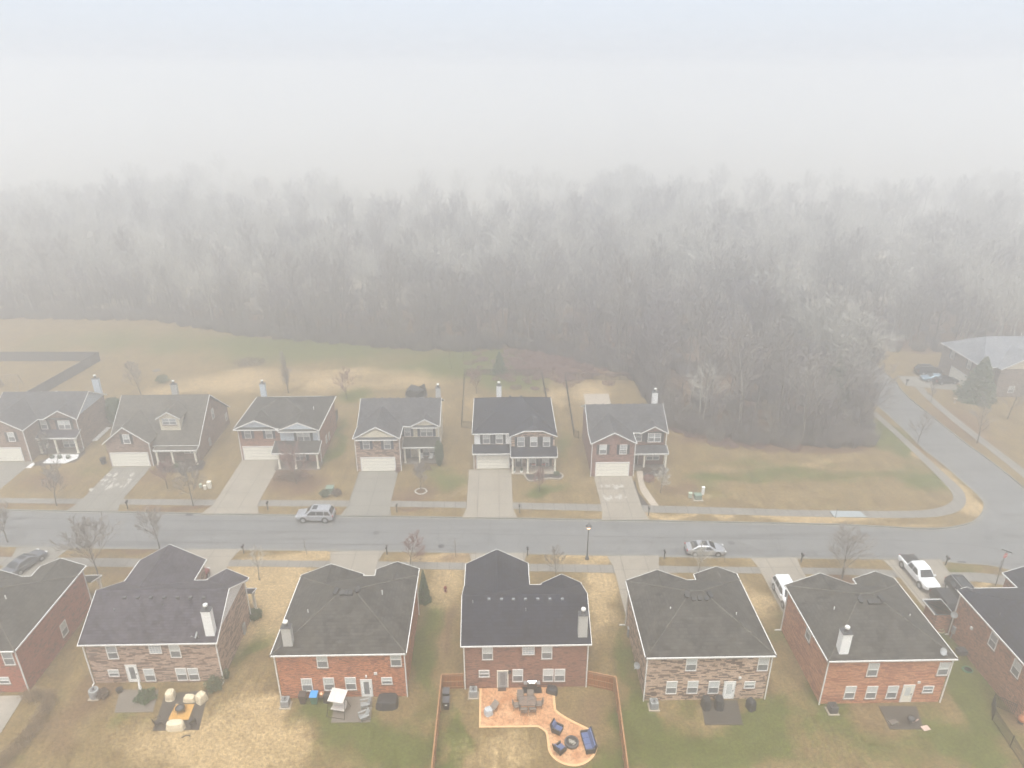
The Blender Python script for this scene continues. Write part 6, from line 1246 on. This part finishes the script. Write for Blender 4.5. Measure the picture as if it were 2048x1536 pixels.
# leafy plants
def leaf_cloud(mb, c, rx, ry, rz, n, ls, seed=0, cone=False, flat=.0):
    rs = random.Random(seed)
    for _ in range(n):
        while True:
            u, v, w_ = rs.uniform(-1,1), rs.uniform(-1,1), rs.uniform(-1,1)
            q = u*u+v*v+w_*w_
            if .25 < q < 1: break
        if cone:
            t_ = rs.random()**1.4; a = rs.uniform(0,6.283); rr = (1-t_)**.8*rs.uniform(.55,1.05); u, v, w_ = rr*math.cos(a), rr*math.sin(a), t_*2-1
        k = 1+.18*math.sin(5*math.atan2(v,u)+seed)+rs.uniform(-.1,.1); p = Vector((c[0]+u*rx*k, c[1]+v*ry*k, c[2]+w_*rz)); a = Vector((rs.gauss(0,1),rs.gauss(0,1),rs.gauss(0,1))).normalized(); b = a.orthogonal().normalized(); l = ls*rs.uniform(.5,1.4)
        mb.add([p-a*l,p+b*l*.5,p+a*l,p-b*l*.5],[(0,1,2,3)])
def shrub(px, py, r, h, label, m='leaf_dark', n=500, ls=.09, seed=1, cone=False, loc=None, name='shrub', cat='shrub', twigs=True, rx=None, group=None):
    x, y = loc or G(px,py); T = thing(name, label, cat, (0,0,0), group); K = MB(); leaf_cloud(K,(0,0,h*.5),rx or r,r,h*.52,n,ls,seed+int(px or 1),cone); K.build('foliage', M[m], T, recalc=False)
    S_ = MB(); rs = random.Random(seed)
    if cone: S_.tube((0,0,-.05),(0,0,h*.9),.06*h*.3,.01,6)
    else:
        for k in range(9): a = rs.uniform(0,6.28); S_.path([(0,0,-.05),(math.cos(a)*r*.4,math.sin(a)*r*.4,h*.4),(math.cos(a)*r*.8,math.sin(a)*r*.8,h*rs.uniform(.6,1.05))],.015,4)
    S_.build('stem', M['bark_dark'], T, recalc=False); T.location = (x,y,0); return T
shrub(849,1203,.72,4.2,'tall dark green cone evergreen between the two near houses',n=3200,ls=.10,cone=True,name='evergreen',cat='evergreen tree')
shrub(879,931,.62,4.3,'tall narrow evergreen at the right corner of the pink brick house across the street','leaf_cedar',n=2600,ls=.10,name='evergreen',cat='evergreen tree')
shrub(233,846,1.8,4.6,'large dark rounded evergreen between the two left houses across the street',n=3200,ls=.16,name='evergreen',cat='evergreen tree'); shrub(999,748,1.5,4.6,'dark evergreen in the fog beyond the black metal fence',n=1800,ls=.16,cone=True,name='evergreen',cat='evergreen tree')
shrub(1950,800,3.1,8.2,'large dense conifer in front of the foggy house beyond the side road','leaf_cedar',n=5200,ls=.26,cone=True,name='conifer',cat='evergreen tree'); shrub(1662,812,3.0,9.5,'green cedar inside the wood left of the side road','leaf_cedar',n=7000,ls=.22,cone=True,name='conifer',cat='evergreen tree')
shrub(511,1236,.75,1.0,'dark green shrub at the right front corner of the pink brick house',n=900); shrub(430,1378,.85,1.3,'rounded olive shrub at the right back corner of the pink brick house','leaf_cedar',n=1300,ls=.07); shrub(293,1398,.95,.8,'dark sprawling plant behind the folded umbrella',n=900,seed=4); shrub(207,1394,.55,.9,'dark reddish shrub right of the round air conditioner','leaf_brown',n=600); shrub(455,1358,.28,1.3,'small green climber at the corner of the pink brick house',n=260,ls=.07)
for px, k in ((105,0),(120,1),(137,2)): shrub(px,917,.36,.6,('left','middle','right')[k]+' one of three small round shrubs in the white gravel bed',n=260,ls=.06,group='round shrubs in the white gravel bed')
shrub(1298,962,.85,1.0,'reddish-brown round bush beside the curved path','leaf_red',n=900,ls=.07); shrub(1294,944,.7,.8,'brown bush under the porch of the rightmost house, left one','leaf_brown',n=600); shrub(1324,946,.8,.9,'brown bush under the porch of the rightmost house, right one','leaf_brown',n=600)
shrub(1113,950,.5,.6,'dark shrub at the right end of the stone-edged bed',n=350,ls=.06); shrub(1072,952,.45,.45,'low shrub at the left end of the stone-edged bed','leaf_brown',n=300,ls=.06)
shrub(585,958,1.5,1.0,'dark bare hedge-like bush under the red-twigged tree','leaf_brown',n=1500,ls=.08,rx=2.6); shrub(650,992,.75,.9,'green-brown shrub left of the green transformer box','leaf_cedar',n=600); shrub(674,990,.7,.9,'brown shrub right of the green transformer box','leaf_brown',n=500)
shrub(384,930,1.1,.8,'low brown shrub before the porch of the story-and-a-half house','leaf_brown',n=700,rx=1.6); shrub(352,934,.6,.5,'small dark shrub beside the garage of the story-and-a-half house',n=350)
shrub(795,944,.35,.7,'small dark red shrub between garage and porch of the pink brick house','leaf_red',n=260,ls=.06); shrub(845,938,1.4,.6,'low brown bushes before the porch of the pink brick house','leaf_brown',n=600)
shrub(500,729,2.2,1.2,'low grey thicket in the foggy field behind the houses','leaf_brown',n=700,ls=.14,rx=3.4); shrub(1665,1155,.2,1.6,'green ivy climbing the trunk base of the large bare tree',n=10,loc=G(1684,1156)); shrub(326,765,1.3,1.5,'dark shrub in the foggy yard behind the story-and-a-half house',n=500,ls=.12)
def pot(px, py, lb):
    x, y = G(px,py); T = thing('flower_pot', lb, 'flower pot', (x,y,.02)); MB().lathe((x,y,.02),[(.16,0),(.22,.3),(.24,.34),(.18,.34)],12).build('pot', M['white'], T); K = MB(); leaf_cloud(K,(x,y,.6),.2,.2,.3,120,.06,int(px)); K.build('plant', M['leaf_dark'], T, recalc=False)
pot(1028,946,'white flower pot at the left side of the porch steps with pink chairs'); pot(1043,946,'white flower pot at the right side of the porch steps with pink chairs')
def hedge(pts, w, h, label, m='leaf_hedge', dens=240, seed=3):
    T = thing('hedge', label, 'hedge', (0,0,0)); K, S_ = MB(), MB(); rs = random.Random(seed)
    for a, b in zip(pts, pts[1:]):
        L_ = math.hypot(b[0]-a[0], b[1]-a[1]); n = int(L_*dens)
        for _ in range(n):
            t_ = rs.random(); p = Vector((a[0]+(b[0]-a[0])*t_+rs.gauss(0,w*.28), a[1]+(b[1]-a[1])*t_+rs.gauss(0,w*.28), h*rs.random()**.7)); d = Vector((rs.gauss(0,.5),rs.gauss(0,.5),1)).normalized(); q = d.orthogonal().normalized(); l = rs.uniform(.08,.26); K.add([p,p+q*.02,p+d*l],[(0,1,2)])
            if rs.random() < .5: e = p+Vector((rs.uniform(-.08,.08),rs.uniform(-.08,.08),0)); K.add([e,e+q*.05,e+d*.06+q*.03,e+d*.06],[(0,1,2,3)])
        for k in range(int(L_/.5)): t_ = (k+.5)/(L_/.5); x, y = a[0]+(b[0]-a[0])*t_, a[1]+(b[1]-a[1])*t_; S_.path([(x,y,-.05),(x+rs.uniform(-.2,.2),y+rs.uniform(-.2,.2),h*.9)],.018,4)
    K.build('foliage', M[m], T, recalc=False); S_.build('stems', M['bark_dark'], T, recalc=False); return T
hedge([G(52,1402),G(108,1404),G(70,1470),G(-20,1560)], 1.0, 1.25, 'tan leafless hedge turning a corner at the bottom left', dens=900)
# ------------------------------------------------------------------ the wood
def variant(seed, h, sp, **k): return bare_tree(h, sp, seed, **k)
VM = [('bark','twig'),('bark_dark','twig_purple'),('bark','twig'),('bark_pale','twig_pale'),('bark_dark','twig_purple'),('bark_dark','twig')]
VAR = []
specs = [(101,14.0,6.0,dict(nl=14,nb=9,nt=8,upright=.35,twig=.022,trunk_frac=.3)),(102,11.5,5.4,dict(nl=14,nb=9,nt=8,upright=.25,twig=.022)),(103,16.5,5.2,dict(nl=14,nb=9,nt=7,upright=.5,twig=.022,trunk_frac=.4)),(104,15.,6.4,dict(nl=13,nb=9,nt=7,upright=.35,twig=.024,trunk_frac=.35)),(105,9.5,3.6,dict(nl=12,nb=8,nt=8,upright=.5,twig=.02,trunk_frac=.12)),(106,7.0,3.2,dict(nl=12,nb=8,nt=8,upright=.4,twig=.018,trunk_frac=.06))]
for (sd, h, sp, kk), (bk, tw) in zip(specs, VM):
    T, K = variant(sd, h, sp, **kk); R_ = thing('wood_tree', 'x', 'tree', (0,0,0)); a = T.build('trunk', M[bk], R_, recalc=False); b = K.build('crown', M[tw], R_, recalc=False); VAR.append((R_, a, b))
rs = random.Random(77); cand = []
FP = FOREST
allx, ally = [], []
while len(allx) < 11000: x = rs.uniform(-190,230); y = rs.uniform(96,395); allx.append(x); ally.append(y)
ax, ay = np.array(allx), np.array(ally); ok = inside(FP, ax, ay) & ~inside(CLEAR, ax, ay) & ~inside(road_poly, ax, ay)
ok &= (np.abs(ax) < 30 + ay*.86); X_, Y_ = ax[ok], ay[ok]
kp = []; cell = {}
def far_enough(x, y, d):
    k = (int(x//d), int(y//d))
    for i in (-1,0,1):
        for j in (-1,0,1):
            for q in cell.get((k[0]+i,k[1]+j), []):
                if (q[0]-x)**2+(q[1]-y)**2 < d*d: return False
    cell.setdefault(k, []).append((x,y)); return True
pts = [(x,y) for x, y in zip(X_,Y_) if far_enough(x,y,3.0)]
# trees right at the wood edge
edge_pts = []
for a, b in zip(FP[1:16], FP[2:17]):
    L_ = math.hypot(b[0]-a[0], b[1]-a[1]); n = int(L_/2.0)
    for i in range(n): t_ = (i+rs.random())/n; edge_pts.append((a[0]+(b[0]-a[0])*t_+rs.uniform(-.6,.6), a[1]+(b[1]-a[1])*t_+rs.uniform(.8,2.2)))
edge_pts = [p for p in edge_pts if abs(p[0]) < 25+p[1]*.86 and p[1] > 97]
pts.sort(key=lambda p: p[0]**2+p[1]**2)
NEAR = 296-min(len(edge_pts),110); edge_pts = edge_pts[:110] if len(edge_pts) > 110 else edge_pts
near, far = pts[:NEAR], [p for p in pts[NEAR:] if rs.random() < (345 + 25*math.sin(p[0]*.03) - p[1])/165]  # distant trees thinned out to strengthen the fog's fade
nclean = 0
zone = lambda x, y: ('in the dark wood between last house and side road' if x > 5 and y < 150 else 'in the foggy wood behind the back yards')
first = set()
def plant(i, x, y, s, lab, grp):
    v = VAR[i]
    if i not in first: first.add(i); R_ = v[0]
    else:
        R_ = v[0].copy(); C.objects.link(R_)
        for o in v[1:]: c_ = o.copy(); C.objects.link(c_); c_.parent = R_
    R_.location = (x,y,0); R_.rotation_euler = (0,0,rs.uniform(0,6.283)); R_.scale = (s,s,s*rs.uniform(.9,1.12)); R_['label'] = lab; R_['category'] = 'tree'; R_['group'] = grp
WT = 'leafless trees of the wood'
for x, y in edge_pts: i = rs.choice((4,5,5,4,1)); plant(i,x,y,rs.uniform(.6,1.05), 'low bushy leafless tree along the edge of the wood', 'low leafless trees at the edge of the wood')
for x, y in near:
    i = 3 if 3 not in first else rs.choice((0,1,2,0,1,4)); plant(i,x,y,rs.choice((.6,.8,.95,1.,1.15)), 'tall leafless tree '+zone(x,y), WT+(' by the side road' if zone(x,y)[7:11] == 'dark' else ' in the fog'))
def scatter(name, P3, srcs, smin, smax, seed):
    me = bpy.data.meshes.new(name); me.from_pydata(P3, [], []); o = bpy.data.objects.new(name, me); C.objects.link(o)
    ng = bpy.data.node_groups.new(name, 'GeometryNodeTree'); ng.interface.new_socket('Geometry', in_out='INPUT', socket_type='NodeSocketGeometry'); ng.interface.new_socket('Geometry', in_out='OUTPUT', socket_type='NodeSocketGeometry')
    gi = ng.nodes.new('NodeGroupInput'); go = ng.nodes.new('NodeGroupOutput'); jn = ng.nodes.new('GeometryNodeJoinGeometry')
    for k, objs in enumerate(srcs):
        j2 = ng.nodes.new('GeometryNodeJoinGeometry')
        for ob in objs: oi = ng.nodes.new('GeometryNodeObjectInfo'); oi.inputs['Object'].default_value = ob; oi.transform_space = 'ORIGINAL'; ng.links.new(oi.outputs['Geometry'], j2.inputs[0])
        ip = ng.nodes.new('GeometryNodeInstanceOnPoints'); ng.links.new(gi.outputs[0], ip.inputs['Points']); ng.links.new(j2.outputs[0], ip.inputs['Instance'])
        ix = ng.nodes.new('GeometryNodeInputIndex'); md = ng.nodes.new('ShaderNodeMath'); md.operation = 'MODULO'; md.inputs[1].default_value = len(srcs); ng.links.new(ix.outputs[0], md.inputs[0])
        cp = ng.nodes.new('FunctionNodeCompare'); cp.data_type = 'FLOAT'; cp.operation = 'EQUAL'; ng.links.new(md.outputs[0], cp.inputs[0]); cp.inputs[1].default_value = k; cp.inputs['Epsilon'].default_value = .1; ng.links.new(cp.outputs[0], ip.inputs['Selection'])
        rv = ng.nodes.new('FunctionNodeRandomValue'); rv.data_type = 'FLOAT_VECTOR'; rv.inputs[0].default_value = (0,0,0); rv.inputs[1].default_value = (0,0,6.283); rv.inputs['Seed'].default_value = seed+k; ng.links.new(rv.outputs[0], ip.inputs['Rotation'])
        sv = ng.nodes.new('FunctionNodeRandomValue'); sv.data_type = 'FLOAT'; sv.inputs[2].default_value = smin; sv.inputs[3].default_value = smax; sv.inputs['Seed'].default_value = seed+50+k; ng.links.new(sv.outputs[1], ip.inputs['Scale'])
        ng.links.new(ip.outputs[0], jn.inputs[0])
    ng.links.new(jn.outputs[0], go.inputs[0]); md_ = o.modifiers.new('scatter', 'NODES'); md_.node_group = ng; return o
roadside = []
for a, b in zip(KN[-44:], KN[-43:]):
    if a[1] > 104:
        for k_ in range(max(3, int(abs(b[1]-a[1])*1.3))): t_ = rs.random(); roadside.append((a[0]+(b[0]-a[0])*t_-rs.uniform(3.2,9), a[1]+(b[1]-a[1])*t_))
far = far + [p for p in roadside if p[1] > 112]
fo = scatter('far_wood', [(x,y,0) for x, y in far], [v[1:] for v in (VAR[3],VAR[0],VAR[3],VAR[2],VAR[3],VAR[1])], .5, 1.25, 5)  # pale variant repeated: extra fog fade put into the twig colour
tag(fo, 'leafless wood fading into the fog beyond the nearer trees', 'wood', kind='stuff')
# brushwood under the trees
def brush(seed, m, n=260, h=2.6, r=1.6):
    rs_ = random.Random(seed); K = MB()
    for _ in range(n):
        a = rs_.uniform(0,6.28); q = r*rs_.random()**.5; p = Vector((q*math.cos(a)*.7,q*math.sin(a)*.7,0)); d = Vector((math.cos(a)*.4*rs_.random(),math.sin(a)*.4*rs_.random(),1)).normalized(); l = h*rs_.uniform(.35,1.1); s_ = d.orthogonal().normalized()*.016
        e = p+d*l*.6; e2 = e+(d+Vector((rs_.uniform(-.4,.4),rs_.uniform(-.4,.4),0)))*l*.4; K.add([p-s_,p+s_,e+s_*.7,e-s_*.7,e2],[(0,1,2,3),(3,2,4)])
        for k in range(4): f = p.lerp(e2, rs_.uniform(.3,1)); g_ = f+Vector((rs_.uniform(-1,1),rs_.uniform(-1,1),rs_.uniform(-.1,.9)))*.4; K.add([f-s_*.6,f+s_*.6,g_],[(0,1,2)])
    return K.build('brushwood', m, None, recalc=False)
bA = brush(1, M['twig_purple']); bB = brush(2, M['twig'], h=2.0); bC = brush(3, M['twig_red'], n=200, h=.7, r=2.0)
bp = []
while len(bp) < 5200:
    x = rs.uniform(-160,200); y = 96+rs.random()**1.5*190
    bp.append((x,y))
bx, by = np.array([p[0] for p in bp]), np.array([p[1] for p in bp]); k_ = inside(FP,bx,by)&~inside(road_poly,bx,by)&~inside(CLEAR,bx,by)&(np.abs(bx)<30+by*.86)
BP = [(x,y,0) for x, y in zip(bx[k_],by[k_])]
for a, b in zip(FP[1:16], FP[2:17]):
    L_ = math.hypot(b[0]-a[0], b[1]-a[1])
    for i in range(int(L_*3)): t_ = rs.random(); BP.append((a[0]+(b[0]-a[0])*t_+rs.uniform(-1,1), a[1]+(b[1]-a[1])*t_+rs.uniform(-.4,3.5), 0))
for _ in range(240): x = rs.uniform(78,100); y = rs.uniform(84,101); BP.append((x+ (101-y)*.25,y,0)) if x > 80+(y-84)*.35 else None
uo = scatter('undergrowth', BP, [[bA],[bB],[bA]], .6, 1.25, 9); tag(uo, 'tangled dark undergrowth beneath the leafless wood', 'undergrowth', kind='stuff')
RP = []
for _ in range(360):
    t_ = rs.random(); x = -2+rs.gauss(12,6.0); y = 134+rs.gauss(0,4.5)
    RP.append((x,y,0))
for a, b in zip(FP[8:13], FP[9:14]):
    for i in range(int(math.hypot(b[0]-a[0], b[1]-a[1])*2.2)): t_ = rs.random(); RP.append((a[0]+(b[0]-a[0])*t_, a[1]+(b[1]-a[1])*t_-rs.random()**2*2.2, 0))
ro_ = scatter('dead_weeds', RP, [[bC]], .4, .9, 21); tag(ro_, 'reddish-brown dead weeds fringing the wood', 'weeds', kind='stuff')
for o in (bA, bB, bC): bpy.data.objects[o.name].location = (0,0,0)
# the brush source clumps stand at the wood edge themselves
for o, (x, y) in zip((bA,bB,bC), ((32.,103.6),(45.,100.4),(40.,98.2))): o.location = (x,y,0); tag(o, 'clump of tangled twigs at the near edge of the wood', 'brushwood', 'brush clumps at the near edge of the wood')
# ------------------------------------------------------------------ fog
hz = MB().box(-1600, 1600, -700, 1800, -1.2, 62.0).build('haze', M['white'])
vm = bpy.data.materials.new('haze'); vm.use_nodes = True; vt = vm.node_tree; vt.nodes.clear()
vo = vt.nodes.new('ShaderNodeOutputMaterial'); vv = vt.nodes.new('ShaderNodeVolumePrincipled')
vv.inputs['Color'].default_value = (.995, .993, .984, 1); vv.inputs['Density'].default_value = HAZE_DENSITY; vv.inputs['Anisotropy'].default_value = 0.65
vt.links.new(vv.outputs[0], vo.inputs['Volume']); hz.data.materials.clear(); hz.data.materials.append(vm)
tag(hz, kind='stuff')
